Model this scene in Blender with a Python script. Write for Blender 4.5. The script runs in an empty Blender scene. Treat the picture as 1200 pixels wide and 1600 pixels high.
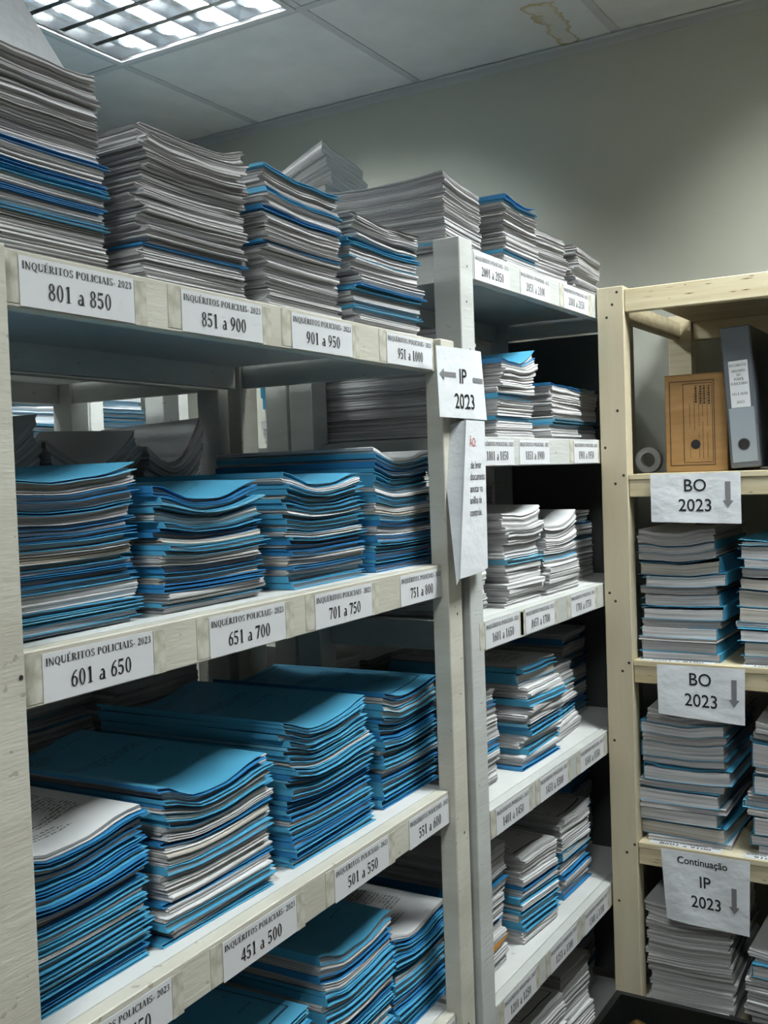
import bpy, math, random
from mathutils import Matrix, Vector

# ------------------------------------------------------------------ camera, world, lights, exposure
scene = bpy.context.scene
COL = scene.collection
M = [[0.5144163, -0.85683511, -0.03477742],
     [-0.04924063, 0.01097405, -0.99872665],
     [0.85612571, 0.51547373, -0.03654587]]
cam_data = bpy.data.cameras.new('camera')
cam = bpy.data.objects.new('camera', cam_data)
COL.objects.link(cam)
R = Matrix((M[0], [-a for a in M[1]], [-a for a in M[2]])).transposed().to_4x4()
cam.matrix_world = R
cam_data.sensor_fit = 'VERTICAL'
cam_data.sensor_height = 24.0
cam_data.lens = 1635.186 / 1600 * 24.0
cam_data.clip_start = 0.02
scene.camera = cam

world = bpy.data.worlds.new('world')
scene.world = world
world.use_nodes = True
world.node_tree.nodes['Background'].inputs[0].default_value = (0.5, 0.55, 0.6, 1)
world.node_tree.nodes['Background'].inputs[1].default_value = 0.05

TUBE_STRENGTH = 300.0
TUBE_COLOR = (0.94, 1.0, 0.99)
scene.view_settings.view_transform = 'Standard'
scene.view_settings.look = 'None'
scene.view_settings.gamma = 1.0
scene.view_settings.use_curve_mapping = False
scene.view_settings.exposure = 0.0
scene.cycles.max_bounces = 8
scene.cycles.diffuse_bounces = 2
scene.cycles.glossy_bounces = 5
scene.cycles.sample_clamp_indirect = 4.0
try:
    scene.cycles.use_denoising = True
    scene.cycles.denoiser = 'OPENIMAGEDENOISE'
except Exception:
    pass

CEIL = 1.19
FLOOR = -1.55
TH = 0.03248                      # the left shelving unit stands very slightly askew
# luminaires: centre x, y of the ceiling tile each one replaces
LUMS = [(1.9215, 1.8545), (1.9215, -0.011), (-0.5665, -0.011), (0.0555, 1.8545)]

# ------------------------------------------------------------------ colours and materials
def srgb(r, g, b):
    f = lambda c: (c / 255 / 12.92) if c / 255 <= 0.04045 else ((c / 255 + 0.055) / 1.055) ** 2.4
    return (f(r), f(g), f(b), 1)

def mat(name, col, rough=0.7, metal=0.0, emit=None, alpha=None):
    m = bpy.data.materials.new(name)
    m.use_nodes = True
    b = m.node_tree.nodes['Principled BSDF']
    b.inputs['Base Color'].default_value = col
    b.inputs['Roughness'].default_value = rough
    b.inputs['Metallic'].default_value = metal
    if emit:
        b.inputs['Emission Color'].default_value = (*emit[0], 1)
        b.inputs['Emission Strength'].default_value = emit[1]
    return m

class NB:
    """small node-building helper"""
    def __init__(s, m):
        s.m = m; s.t = m.node_tree; s.n = s.t.nodes; s.b = s.n['Principled BSDF']
    def new(s, t, **kw):
        x = s.n.new(t)
        for k, v in kw.items(): setattr(x, k, v)
        return x
    def link(s, a, b): s.t.links.new(a, b)
    def coord(s, out='Object', scale=(1, 1, 1), loc=(0, 0, 0)):
        c = s.new('ShaderNodeTexCoord'); mp = s.new('ShaderNodeMapping')
        mp.inputs['Scale'].default_value = scale; mp.inputs['Location'].default_value = loc
        s.link(c.outputs[out], mp.inputs[0]); return mp.outputs[0]
    def noise(s, vec, scale=1, detail=3, rough=0.5):
        n = s.new('ShaderNodeTexNoise'); n.inputs['Scale'].default_value = scale
        n.inputs['Detail'].default_value = detail; n.inputs['Roughness'].default_value = rough
        if vec: s.link(vec, n.inputs['Vector'])
        return n.outputs['Fac']
    def ramp(s, fac, stops):
        r = s.new('ShaderNodeValToRGB')
        while len(r.color_ramp.elements) < len(stops): r.color_ramp.elements.new(0.5)
        for e, (p, c) in zip(r.color_ramp.elements, stops): e.position = p; e.color = c
        s.link(fac, r.inputs[0]); return r.outputs[0]
    def math(s, op, a, b=None, clamp=False):
        n = s.new('ShaderNodeMath', operation=op); n.use_clamp = clamp
        for i, v in enumerate((a, b)):
            if v is None: continue
            if isinstance(v, (int, float)): n.inputs[i].default_value = v
            else: s.link(v, n.inputs[i])
        return n.outputs[0]
    def mix(s, fac, a, b):
        n = s.new('ShaderNodeMix', data_type='RGBA')
        for i, v in ((0, fac), (6, a), (7, b)):
            if isinstance(v, (int, float)): n.inputs[i].default_value = v
            elif isinstance(v, tuple): n.inputs[i].default_value = v
            else: s.link(v, n.inputs[i])
        return n.outputs[2]
    def bump(s, h, strength=0.3, dist=0.001):
        n = s.new('ShaderNodeBump'); n.inputs['Strength'].default_value = strength
        n.inputs['Distance'].default_value = dist
        s.link(h, n.inputs['Height']); s.link(n.outputs[0], s.b.inputs['Normal'])
    def color(s, c): s.link(c, s.b.inputs['Base Color'])

def page_edge_mat(name, lo, mid, hi):
    """cut edges of many sheets: fine streaks that follow the sheets (UV: along, height)"""
    m = mat(name, mid, 0.85); k = NB(m)
    v = k.coord('UV', (5, 900, 1)); n1 = k.noise(v, 1, 4, 0.6)
    v2 = k.coord('UV', (3, 170, 1)); n2 = k.noise(v2, 1, 2, 0.5)
    s = k.math('ADD', k.math('MULTIPLY', n1, 0.55), k.math('MULTIPLY', n2, 0.45))
    k.color(k.ramp(s, [(0.34, lo), (0.47, mid), (0.6, hi)]))
    k.bump(s, 0.55, 0.0015)
    return m

def uv_split(k):
    c = k.new('ShaderNodeTexCoord'); sp = k.new('ShaderNodeSeparateXYZ')
    k.link(c.outputs['UV'], sp.inputs[0]); return sp.outputs[0], sp.outputs[1], c

def sheet_mat(name, base, ink, dense, frame, rough=0.75):
    """top side of a sheet with printed lines (UV 0..1 over the sheet)"""
    m = mat(name, base, rough); k = NB(m)
    u, v, c = uv_split(k)
    ln = k.math('FRACT', k.math('MULTIPLY', v, 46.0))
    line = k.math('LESS_THAN', ln, 0.5)
    mp = k.new('ShaderNodeMapping'); mp.inputs['Scale'].default_value = (95, 46, 1)
    k.link(c.outputs['UV'], mp.inputs[0])
    vor = k.new('ShaderNodeTexNoise'); vor.inputs['Scale'].default_value = 1.0; vor.inputs['Detail'].default_value = 1
    k.link(mp.outputs[0], vor.inputs['Vector'])
    w = k.math('GREATER_THAN', vor.outputs['Fac'], 0.47)
    mp2 = k.new('ShaderNodeMapping'); mp2.inputs['Scale'].default_value = (1.2, 9, 1)
    k.link(c.outputs['UV'], mp2.inputs[0])
    blk = k.noise(mp2.outputs[0], 1, 1)
    bl = k.math('GREATER_THAN', blk, 0.42 if dense else 0.56)
    inx = k.math('MULTIPLY', k.math('GREATER_THAN', u, 0.14), k.math('LESS_THAN', u, 0.88))
    iny = k.math('MULTIPLY', k.math('GREATER_THAN', v, 0.12), k.math('LESS_THAN', v, 0.92))
    t = k.math('MULTIPLY', k.math('MULTIPLY', line, w), k.math('MULTIPLY', bl, k.math('MULTIPLY', inx, iny)))
    t = k.math('MULTIPLY', t, 0.75)
    if frame:
        du = k.math('ABSOLUTE', k.math('SUBTRACT', u, 0.52)); dv = k.math('ABSOLUTE', k.math('SUBTRACT', v, 0.52))
        fx = k.math('SUBTRACT', k.math('MULTIPLY', du, 1 / 0.42), 1.0)
        fy = k.math('SUBTRACT', k.math('MULTIPLY', dv, 1 / 0.44), 1.0)
        mx = k.math('MAXIMUM', fx, fy)
        fr = k.math('LESS_THAN', k.math('ABSOLUTE', mx), 0.012)
        t = k.math('MAXIMUM', t, fr)
    k.color(k.mix(t, base, ink))
    return m

def blue_mat(name, col, col2):
    m = mat(name, col, 0.55); k = NB(m)
    n = k.noise(k.coord('Object', (6, 6, 40)), 1, 3)
    k.color(k.ramp(n, [(0.35, col2), (0.65, col)]))
    return m

INK = srgb(28, 28, 32)
MAT = {}
MAT['pages'] = page_edge_mat('paper_edges', srgb(122, 120, 122), srgb(190, 189, 190), srgb(226, 226, 226))
MAT['pages_grey'] = page_edge_mat('grey_paper_edges', srgb(110, 108, 108), srgb(170, 168, 168), srgb(208, 206, 206))
MAT['pages_warm'] = page_edge_mat('warm_paper_edges', srgb(118, 112, 104), srgb(184, 178, 168), srgb(222, 216, 208))
MAT['sheet'] = mat('white_sheet', srgb(222, 223, 224), 0.75)
MAT['sheet_text'] = sheet_mat('printed_white_sheet', srgb(220, 221, 222), INK, True, False)
MAT['sheet_form'] = sheet_mat('framed_form_sheet', srgb(214, 214, 214), INK, False, True)
MAT['blue'] = blue_mat('blue_card', srgb(84, 170, 208), srgb(72, 158, 198))
MAT['blue_deep'] = blue_mat('deep_blue_card', srgb(52, 138, 192), srgb(44, 124, 180))
MAT['blue_pale'] = blue_mat('pale_blue_card', srgb(128, 196, 222), srgb(110, 182, 212))
MAT['blue_text'] = sheet_mat('printed_blue_card', srgb(80, 164, 200), srgb(22, 62, 90), False, False, 0.55)
MAT['blue_form'] = sheet_mat('framed_blue_card', srgb(84, 168, 206), srgb(20, 52, 78), False, True, 0.55)
MAT['ink'] = mat('black_ink', srgb(16, 16, 18), 0.6)
MAT['red_ink'] = mat('red_ink', srgb(176, 52, 48), 0.6)
MAT['arrow'] = mat('grey_arrow_ink', srgb(122, 122, 124), 0.6)
MAT['label'] = mat('label_paper', srgb(224, 225, 228), 0.55)
def sign_mat():
    m = mat('sign_paper', srgb(226, 229, 233), 0.6); k = NB(m)
    k.bump(k.noise(k.coord('Object', (22, 22, 30)), 1, 3, 0.5), 0.5, 0.006)
    return m
MAT['sign'] = sign_mat()
MAT['steel'] = mat('nail_head', srgb(40, 34, 30), 0.6)
MAT['black_plastic'] = mat('black_plastic', srgb(22, 26, 24), 0.42)
MAT['mirror'] = mat('polished_aluminium', srgb(205, 210, 214), 0.16, 1.0)
MAT['white_metal'] = mat('white_enamel', srgb(208, 210, 212), 0.45)
MAT['tube'] = mat('lit_tube', srgb(255, 255, 255), 0.4, 0, (TUBE_COLOR, TUBE_STRENGTH))
MAT['orange'] = mat('orange_envelope', srgb(186, 124, 44), 0.6)
MAT['grey_board'] = mat('grey_binder_board', srgb(92, 96, 102), 0.38)
MAT['clear'] = mat('clear_pocket', srgb(150, 158, 166), 0.18)
MAT['hole'] = mat('dark_hole', srgb(18, 18, 20), 0.8)

def tape_mat():
    m = mat('yellowed_tape', srgb(196, 192, 172), 0.35); k = NB(m)
    n = k.noise(k.coord('Object', (60, 60, 60)), 1, 3)
    k.color(k.ramp(n, [(0.35, srgb(178, 175, 158)), (0.6, srgb(212, 210, 196))]))
    return m
MAT['tape'] = tape_mat()

def painted_wood(name, a, b, wear):
    m = mat(name, a, 0.55); k = NB(m)
    n = k.noise(k.coord('Object', (4, 4, 14)), 1, 5, 0.6)
    c1 = k.ramp(n, [(0.35, b), (0.62, a)])
    sp = k.noise(k.coord('Object', (55, 55, 90)), 1, 2, 0.4)
    ms = k.math('GREATER_THAN', sp, 0.735)
    k.color(k.mix(k.math('MULTIPLY', ms, 0.55), c1, wear))
    bn = k.noise(k.coord('Object', (18, 18, 160)), 1, 4, 0.6)
    k.bump(bn, 0.35, 0.002)
    return m
MAT['white_paint'] = painted_wood('white_painted_wood', srgb(206, 208, 205), srgb(190, 192, 188), srgb(150, 146, 136))
MAT['cream_paint'] = painted_wood('cream_painted_wood', srgb(214, 211, 198), srgb(196, 192, 178), srgb(140, 132, 116))
MAT['board_paint'] = painted_wood('white_painted_board', srgb(224, 225, 223), srgb(212, 213, 210), srgb(170, 168, 160))

def pine(name, a, b, c, scale):
    m = mat(name, a, 0.6); k = NB(m)
    n = k.noise(k.coord('Object', scale), 1, 4, 0.6)
    n2 = k.noise(k.coord('Object', (3, 3, 3)), 1, 2)
    q = k.math('ADD', k.math('MULTIPLY', n, 0.6), k.math('MULTIPLY', n2, 0.4))
    k.color(k.ramp(q, [(0.32, b), (0.5, a), (0.66, c)]))
    k.bump(n, 0.15, 0.001)
    return m
MAT['pine'] = pine('pale_pine', srgb(214, 200, 166), srgb(192, 172, 130), srgb(226, 216, 188), (30, 2.5, 60))
MAT['pine_post'] = pine('smooth_pine', srgb(204, 192, 164), srgb(194, 180, 150), srgb(212, 202, 176), (30, 22, 2))
MAT['knot'] = mat('pine_grain_mark', srgb(120, 92, 56), 0.7)

def wall_mat():
    m = mat('wall_paint', srgb(176, 178, 168), 0.7); k = NB(m)
    n = k.noise(k.coord('Object', (1.3, 1.3, 1.3)), 1, 4)
    k.color(k.ramp(n, [(0.3, srgb(166, 167, 156)), (0.7, srgb(178, 179, 168))]))
    k.bump(k.noise(k.coord('Object', (60, 60, 60)), 1, 3), 0.08, 0.001)
    return m
MAT['wall'] = wall_mat()
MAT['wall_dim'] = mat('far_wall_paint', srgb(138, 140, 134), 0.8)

def ceiling_mat():
    m = mat('ceiling_tile', srgb(222, 224, 224), 0.85); k = NB(m)
    c = k.new('ShaderNodeTexCoord'); sp = k.new('ShaderNodeSeparateXYZ'); k.link(c.outputs['Object'], sp.inputs[0])
    x, y = sp.outputs[0], sp.outputs[1]
    n = k.noise(k.coord('Object', (7, 7, 7)), 1, 4, 0.55)
    n2 = k.noise(k.coord('Object', (9, 9, 9), (3, 7, 0)), 1, 3, 0.5)
    wob = k.math('MULTIPLY', k.math('SUBTRACT', n, 0.5), 0.16)
    wob2 = k.math('MULTIPLY', k.math('SUBTRACT', n2, 0.5), 0.10)
    # a drawn-out water stain running towards the wall: distance from its axis
    dy = k.math('SUBTRACT', k.math('SUBTRACT', y, 1.035), wob)
    ax = k.math('MULTIPLY', k.math('SUBTRACT', k.math('ABSOLUTE', k.math('SUBTRACT', k.math('ADD', x, wob2), 2.70)), 0.09), 1 / 0.07)
    ax = k.math('MAXIMUM', ax, 0.0)
    ay = k.math('MULTIPLY', k.math('ABSOLUTE', dy), 1 / 0.033)
    d = k.math('SQRT', k.math('ADD', k.math('MULTIPLY', ax, ax), k.math('MULTIPLY', ay, ay)))
    ring = k.ramp(d, [(0.0, (0.22, 0.22, 0.22, 1)), (0.55, (0.22, 0.22, 0.22, 1)), (0.86, (1, 1, 1, 1)), (0.97, (0, 0, 0, 1))])
    base = k.ramp(n2, [(0.3, srgb(218, 221, 221)), (0.7, srgb(230, 232, 232))])
    k.color(k.mix(ring, base, srgb(160, 140, 90)))
    return m
MAT['ceiling'] = ceiling_mat()

def floor_mat():
    m = mat('floor_tiles', srgb(120, 112, 100), 0.4); k = NB(m)
    br = k.new('ShaderNodeTexBrick'); br.offset = 0
    k.link(k.coord('Object', (1, 1, 1)), br.inputs['Vector'])
    br.inputs['Scale'].default_value = 2.4; br.inputs['Mortar Size'].default_value = 0.008
    br.inputs['Brick Width'].default_value = 1; br.inputs['Row Height'].default_value = 1
    br.inputs['Color1'].default_value = srgb(112, 106, 98); br.inputs['Color2'].default_value = srgb(104, 98, 90)
    br.inputs['Mortar'].default_value = srgb(80, 74, 68)
    k.color(br.outputs[0])
    return m
MAT['floor'] = floor_mat()

def cardboard_mat():
    m = mat('brown_cardboard', srgb(172, 128, 76), 0.75); k = NB(m)
    n = k.noise(k.coord('Object', (10, 10, 60)), 1, 3)
    k.color(k.ramp(n, [(0.3, srgb(146, 110, 66)), (0.7, srgb(162, 126, 80))]))
    return m
MAT['card'] = cardboard_mat()

def gold_mat():
    m = mat('brown_film_wrap', srgb(96, 70, 36), 0.25); k = NB(m)
    n = k.noise(k.coord('Object', (12, 12, 12)), 1, 4)
    k.color(k.ramp(n, [(0.4, srgb(60, 48, 30)), (0.65, srgb(140, 104, 56))]))
    k.bump(n, 0.8, 0.01)
    return m
MAT['film'] = gold_mat()

# ------------------------------------------------------------------ object helpers
def mesh_obj(name, verts, faces, mats, parent=None, smooth=False, fm=None, uvs=None, sharp=38):
    me = bpy.data.meshes.new(name)
    me.from_pydata([tuple(v) for v in verts], [], faces)
    for m in (mats if isinstance(mats, (list, tuple)) else [mats]): me.materials.append(m)
    if fm: me.polygons.foreach_set('material_index', fm)
    if uvs:
        uv = me.uv_layers.new(name='UVMap')
        flat = []
        for face in uvs:
            for p in face: flat += [p[0], p[1]]
        uv.data.foreach_set('uv', flat)
    if smooth:
        me.polygons.foreach_set('use_smooth', [True] * len(me.polygons))
        me.set_sharp_from_angle(angle=math.radians(sharp))
    me.update()
    o = bpy.data.objects.new(name, me)
    COL.objects.link(o)
    if parent: o.parent = parent
    return o

def tag(o, label=None, cat=None, group=None, kind=None):
    if label: o['label'] = label
    if cat: o['category'] = cat
    if group: o['group'] = group
    if kind: o['kind'] = kind
    return o

def empty(name, loc=(0, 0, 0), rz=0, label=None, cat=None, group=None):
    o = bpy.data.objects.new(name, None)
    o.location = loc; o.rotation_euler = (0, 0, rz); o.empty_display_size = 0.05
    COL.objects.link(o)
    return tag(o, label, cat, group)

class MB:
    """collects boxes / quads / polygons into one mesh"""
    def __init__(s): s.v = []; s.f = []; s.m = []
    def box(s, x0, x1, y0, y1, z0, z1, mi=0, bev=0.0):
        b = bev
        if b <= 0:
            i = len(s.v)
            s.v += [(x0, y0, z0), (x1, y0, z0), (x1, y1, z0), (x0, y1, z0), (x0, y0, z1), (x1, y0, z1), (x1, y1, z1), (x0, y1, z1)]
            for f in ((0, 3, 2, 1), (4, 5, 6, 7), (0, 1, 5, 4), (1, 2, 6, 5), (2, 3, 7, 6), (3, 0, 4, 7)):
                s.f.append(tuple(i + a for a in f)); s.m.append(mi)
            return s
        # chamfered box: three vertices per corner
        i0 = len(s.v); idx = {}
        for cx in (0, 1):
            for cy in (0, 1):
                for cz in (0, 1):
                    X = (x0, x1)[cx]; Y = (y0, y1)[cy]; Z = (z0, z1)[cz]
                    sx = b if cx == 0 else -b; sy = b if cy == 0 else -b; sz = b if cz == 0 else -b
                    for ax, p in enumerate(((X, Y + sy, Z + sz), (X + sx, Y, Z + sz), (X + sx, Y + sy, Z))):
                        idx[(cx, cy, cz, ax)] = len(s.v); s.v.append(p)
        def q(*k): s.f.append(tuple(idx[a] for a in k)); s.m.append(mi)
        for c in (0, 1):
            o = [(0, 0), (0, 1), (1, 1), (1, 0)]
            if c: o = o[::-1]
            q(*[(c, a, b2, 0) for a, b2 in o])
            q(*[(a, c, b2, 1) for a, b2 in o[::-1]])
            q(*[(a, b2, c, 2) for a, b2 in o])
        for a in (0, 1):
            for d in (0, 1):
                e = [(a, d, 0, 0), (a, d, 1, 0), (a, d, 1, 1), (a, d, 0, 1)]
                q(*(e if (a == d) else e[::-1]))
                e = [(a, 0, d, 0), (a, 1, d, 0), (a, 1, d, 2), (a, 0, d, 2)]
                q(*(e[::-1] if (a == d) else e))
                e = [(0, a, d, 1), (1, a, d, 1), (1, a, d, 2), (0, a, d, 2)]
                q(*(e if (a == d) else e[::-1]))
        for cx in (0, 1):
            for cy in (0, 1):
                for cz in (0, 1):
                    t = [(cx, cy, cz, 0), (cx, cy, cz, 1), (cx, cy, cz, 2)]
                    q(*(t[::-1] if (cx + cy + cz) % 2 else t))
        return s
    def poly(s, pts, mi=0):
        i = len(s.v); s.v += [tuple(p) for p in pts]; s.f.append(tuple(range(i, i + len(pts)))); s.m.append(mi); return s
    def extr(s, pts, axis_vec, mi=0):
        """prism from a planar polygon pushed along axis_vec"""
        i = len(s.v); n = len(pts); a = Vector(axis_vec)
        s.v += [tuple(p) for p in pts] + [tuple(Vector(p) + a) for p in pts]
        s.f.append(tuple(range(i, i + n))[::-1]); s.f.append(tuple(range(i + n, i + 2 * n)))
        for k in range(n): s.f.append((i + k, i + (k + 1) % n, i + n + (k + 1) % n, i + n + k))
        s.m += [mi] * (n + 2); return s
    def build(s, name, mats, parent=None, smooth=False):
        return mesh_obj(name, s.v, s.f, mats, parent, smooth, s.m)

def structure(o): o['kind'] = 'structure'; return o

# ------------------------------------------------------------------ room shell
XW = 2.87          # inner face of the wall behind the pine shelving
XL, YF, YB = -2.4, -1.7, 3.6
structure(MB().box(XL, XW, YF, YB, FLOOR - 0.05, FLOOR).build('floor', MAT['floor']))
structure(MB().box(XW, XW + 0.1, YF, YB, FLOOR, CEIL + 0.2).build('wall_right', MAT['wall']))
structure(MB().box(XL - 0.1, XL, YF, YB, FLOOR, CEIL + 0.2).build('wall_left', MAT['wall_dim']))
structure(MB().box(XL - 0.1, XW + 0.1, YB, YB + 0.1, FLOOR, CEIL + 0.2).build('wall_back', MAT['wall_dim']))
structure(MB().box(XL - 0.1, XW + 0.1, YF - 0.1, YF, FLOOR, CEIL + 0.2).build('wall_front', MAT['wall_dim']))
P = 0.622
xs = [2.233 - P * i for i in range(8)]
ys = [0.92 + P * i for i in range(-5, 6)]
xe = sorted([x for x in xs if x > XL] + [XL, XW])
ye = sorted([y for y in ys if YF < y < YB] + [YF, YB])
cm = MB()
for i in range(len(xe) - 1):
    for j in range(len(ye) - 1):
        cx, cy = (xe[i] + xe[i + 1]) / 2, (ye[j] + ye[j + 1]) / 2
        if any(abs(cx - a) < 0.2 and abs(cy - b) < 0.2 for a, b in LUMS): continue
        cm.box(xe[i], xe[i + 1], ye[j], ye[j + 1], CEIL, CEIL + 0.015)
structure(cm.build('ceiling', MAT['ceiling']))
gm = MB()
bw = 0.012
for x in xe[1:-1]: gm.box(x - bw, x + bw, YF, YB, CEIL - 0.003, CEIL - 0.0002)
for y in ye[1:-1]: gm.box(XL, XW, y - bw, y + bw, CEIL - 0.0024, CEIL - 0.0001)
structure(gm.build('trim_1', mat('ceiling_grid', srgb(190, 193, 196), 0.5)))
am = MB()
am.box(XW - 0.022, XW, YF, YB, CEIL - 0.0035, CEIL - 0.0026); am.box(XW - 0.002, XW, YF, YB, CEIL - 0.026, CEIL - 0.0026)
structure(am.build('trim_2', mat('wall_angle', srgb(180, 182, 182), 0.5)))

# ceiling luminaires: recessed body, four tubes, polished parabolic louvre
def luminaire(cx, cy, label):
    h = 0.299
    t = empty('ceiling_light', (cx, cy, CEIL), 0, label, 'ceiling light', 'recessed louvre lights in the ceiling')
    b = MB()
    b.box(-h, h, -h, h, 0.085, 0.09)
    for s in (-1, 1):
        b.box(min(s * h, s * (h - 0.004)), max(s * h, s * (h - 0.004)), -h, h, 0, 0.085)
        b.box(-h + 0.004, h - 0.004, min(s * h, s * (h - 0.004)), max(s * h, s * (h - 0.004)), 0, 0.085)
    b.build('housing', MAT['white_metal'], t)
    f = MB()
    for s in (-1, 1):
        a, c = sorted((s * (h + 0.006), s * (h - 0.012)))
        f.box(a, c, -h - 0.006, h + 0.006, -0.006, -0.0032)
        f.box(-h + 0.012, h - 0.012, a, c, -0.006, -0.0032)
    f.build('rim', MAT['white_metal'], t)
    n = 4; w = 2 * (h - 0.014) / n
    for i in range(n):
        yc = -h + 0.014 + w * (i + 0.5)
        v = []; fc = []
        for e, x in enumerate((-h + 0.03, h - 0.03)):
            for a in range(12):
                v.append((x, yc + 0.013 * math.cos(a * math.pi / 6), 0.062 + 0.013 * math.sin(a * math.pi / 6)))
        for a in range(12): fc.append((a, (a + 1) % 12, 12 + (a + 1) % 12, 12 + a))
        fc += [tuple(range(12))[::-1], tuple(range(12, 24))]
        mesh_obj('tube', v, fc, MAT['tube'], t, True)
    lv = MB()
    # long blades between channels: parabolic wedge cross-section
    def blade_profile(half_lo, half_hi, z0, z1):
        L = []
        for k in range(6):
            q = k / 5; L.append((half_lo + (half_hi - half_lo) * (1 - (1 - q) ** 0.5), z1 + (z0 - z1) * (1 - q)))
        return L
    for i in range(n + 1):
        yc = -h + 0.014 + w * i
        pr = blade_profile(0.002, 0.020, 0.0, 0.045)
        L = [(yc - a, z) for a, z in pr]; Rr = [(yc + a, z) for a, z in pr]
        if i == 0: L = [(yc, z) for a, z in pr]
        if i == n: Rr = [(yc, z) for a, z in pr]
        lv.extr([(-h + 0.014, a, z) for a, z in L] + [(-h + 0.014, a, z) for a, z in Rr[::-1]], (2 * h - 0.028, 0, 0))
    nc = 5
    for j in range(nc + 1):
        xc = -h + 0.014 + (2 * h - 0.028) * j / nc
        a0, a1 = (xc - 0.009, xc + 0.009) if 0 < j < nc else ((xc, xc + 0.008) if j == 0 else (xc - 0.008, xc))
        # cross blades dip between the channels
        for i in range(n):
            ya = -h + 0.014 + w * i + 0.0022; yb = ya + w - 0.0044
            top = []; m_ = 6
            for k in range(m_ + 1):
                q = k / m_; top.append((ya + (yb - ya) * q, 0.040 - 0.022 * math.sin(math.pi * q)))
            pts = [(a0, ya, 0.001), *[(a0, y, z) for y, z in top], (a0, yb, 0.001)]
            lv.extr(pts, (a1 - a0, 0, 0))
    lv.build('louvre', MAT['mirror'], t, True)
    return t

LUM_LABEL = ['lit louvred ceiling light in view above the shelving stacks',
             'lit louvred ceiling light over the aisle before the pine shelving',
             'lit louvred ceiling light over the aisle above the viewer',
             'lit louvred ceiling light behind the left end of the shelving']
for (a, b), l in zip(LUMS, LUM_LABEL): luminaire(a, b, l)

# ------------------------------------------------------------------ shelving units
FH = 0.0525
def white_unit(label, rot, u0, u1, v0, tops, post_v, depth, ztop, fascia_in_front, post_w=0.048, post_d=0.05, posts_on='lr', mm='white_paint', fas='cream_paint', face_mat=None):
    """v0: front plane of the fascia rails; post_v: front plane of the posts"""
    t = empty('shelving_unit', (0, 0, FLOOR), rot, label, 'shelving unit', 'white painted wooden shelving units')
    Z = -FLOOR
    for (a, b, nm) in ((u0 - post_w, u0, 'l'), (u1, u1 + post_w, 'r')):
        for w0, w1 in ((post_v, post_v + post_d), (v0 + depth - post_d, v0 + depth)):
            MB().box(a, b, w0, w1, 0, Z + ztop, 0, 0.0015).build('post', MAT[face_mat or mm], t)
    for z in tops:
        zz = z + Z
        e = 0.0 if not fascia_in_front else post_w
        MB().box(u0 - 0.0 + 0.0008, u1 - 0.0008, v0, v0 + 0.02, zz - FH, zz, 0, 0.0012).build('front_rail', MAT[fas], t)
        MB().box(u0 + 0.0008, u1 - 0.0008, v0 + 0.0205, v0 + depth - 0.0205, zz - 0.014, zz, 0).build('shelf_board', MAT['board_paint'], t)
        MB().box(u0 + 0.0008, u1 - 0.0008, v0 + depth - 0.02, v0 + depth, zz - FH, zz, 0).build('back_rail', MAT[mm], t)
        for x0, x1 in ((u0 - 0.016, u0 - 0.0005), (u1 + 0.006, u1 + 0.018)):
            MB().box(x0 if x0 < u0 else x0, x1, post_v + post_d + 0.001, v0 + depth - post_d - 0.001, zz - FH, zz - 0.001, 0).build('side_rail', MAT[mm], t)
    return t

LT = [0.2145, -0.151, -0.522, -0.893, -1.264]
RT = [0.379, 0.0585, -0.261, -0.593, -0.94, -1.28]
UL = white_unit('white wooden shelving unit in the left foreground, labels 601 to 1000', TH, 0.654, 1.527, 0.75, LT, 0.738, 0.42, 0.2145, False, 0.05, 0.03, fas='cream_paint', face_mat='cream_paint')
UR = white_unit('white wooden shelving unit in the middle, labels 1201 to 2150', 0, 1.629, 2.46, 0.787, RT, 0.787, 0.36, 0.392, False, 0.05, 0.05, fas='white_paint')
MB().box(2.4612, 2.4652, 0.8385, 1.096, 0.30, 0.32 - FLOOR).build('shade_panel', mat('painted_shade', srgb(58, 62, 60), 0.7), UR)  # added dark panel: its colour stands in for the deep shade here
UB = white_unit('white wooden shelving unit standing back to back with the left one', TH, 0.654, 1.527, 1.19, LT, 1.19, 0.42, 0.2145, False)
UB2 = white_unit('white wooden shelving unit behind the middle one, deep in shadow', 0, 1.65, 2.80, 1.17, RT, 1.17, 0.36, 0.392, False)  # extra length added towards the wall to block light
UF = white_unit('white wooden shelving unit across the far aisle, left of its lone narrow bay', 0, 1.0, 2.13, 2.30, [0.5, 0.05, -0.4, -0.85, -1.3], 2.30, 0.40, 0.9, False)
UF2 = white_unit('narrow white shelving unit across the far aisle, nearest the right wall', 0, 2.235, 2.56, 2.30, [0.5, 0.05, -0.4, -0.85, -1.3], 2.30, 0.40, 0.9, False)
# small nail heads on the white posts
def nails(parent, pts, r=0.0022, m='steel'):
    for p, ax in pts:
        v = []; f = []
        for k in range(8):
            a = k * math.pi / 4
            v.append((p[0] + (r * math.cos(a) if ax == 'y' else -0.0004), p[1] + (r * math.cos(a) if ax == 'x' else -0.0004), p[2] - FLOOR + r * math.sin(a)))
        mesh_obj('nail', v, [tuple(range(8))], MAT[m], parent)
nails(UR, [((1.606, 0.7868, 0.345), 'y'), ((1.600, 0.7868, 0.285), 'y'), ((1.608, 0.7868, 0.205), 'y')])
nails(UL, [((1.556, 0.7378, -0.235), 'y'), ((1.556, 0.7378, -0.60), 'y'), ((0.648, 0.7378, -0.17), 'y'), ((1.548, 0.7378, -0.92), 'y')], 0.0026)

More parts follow.
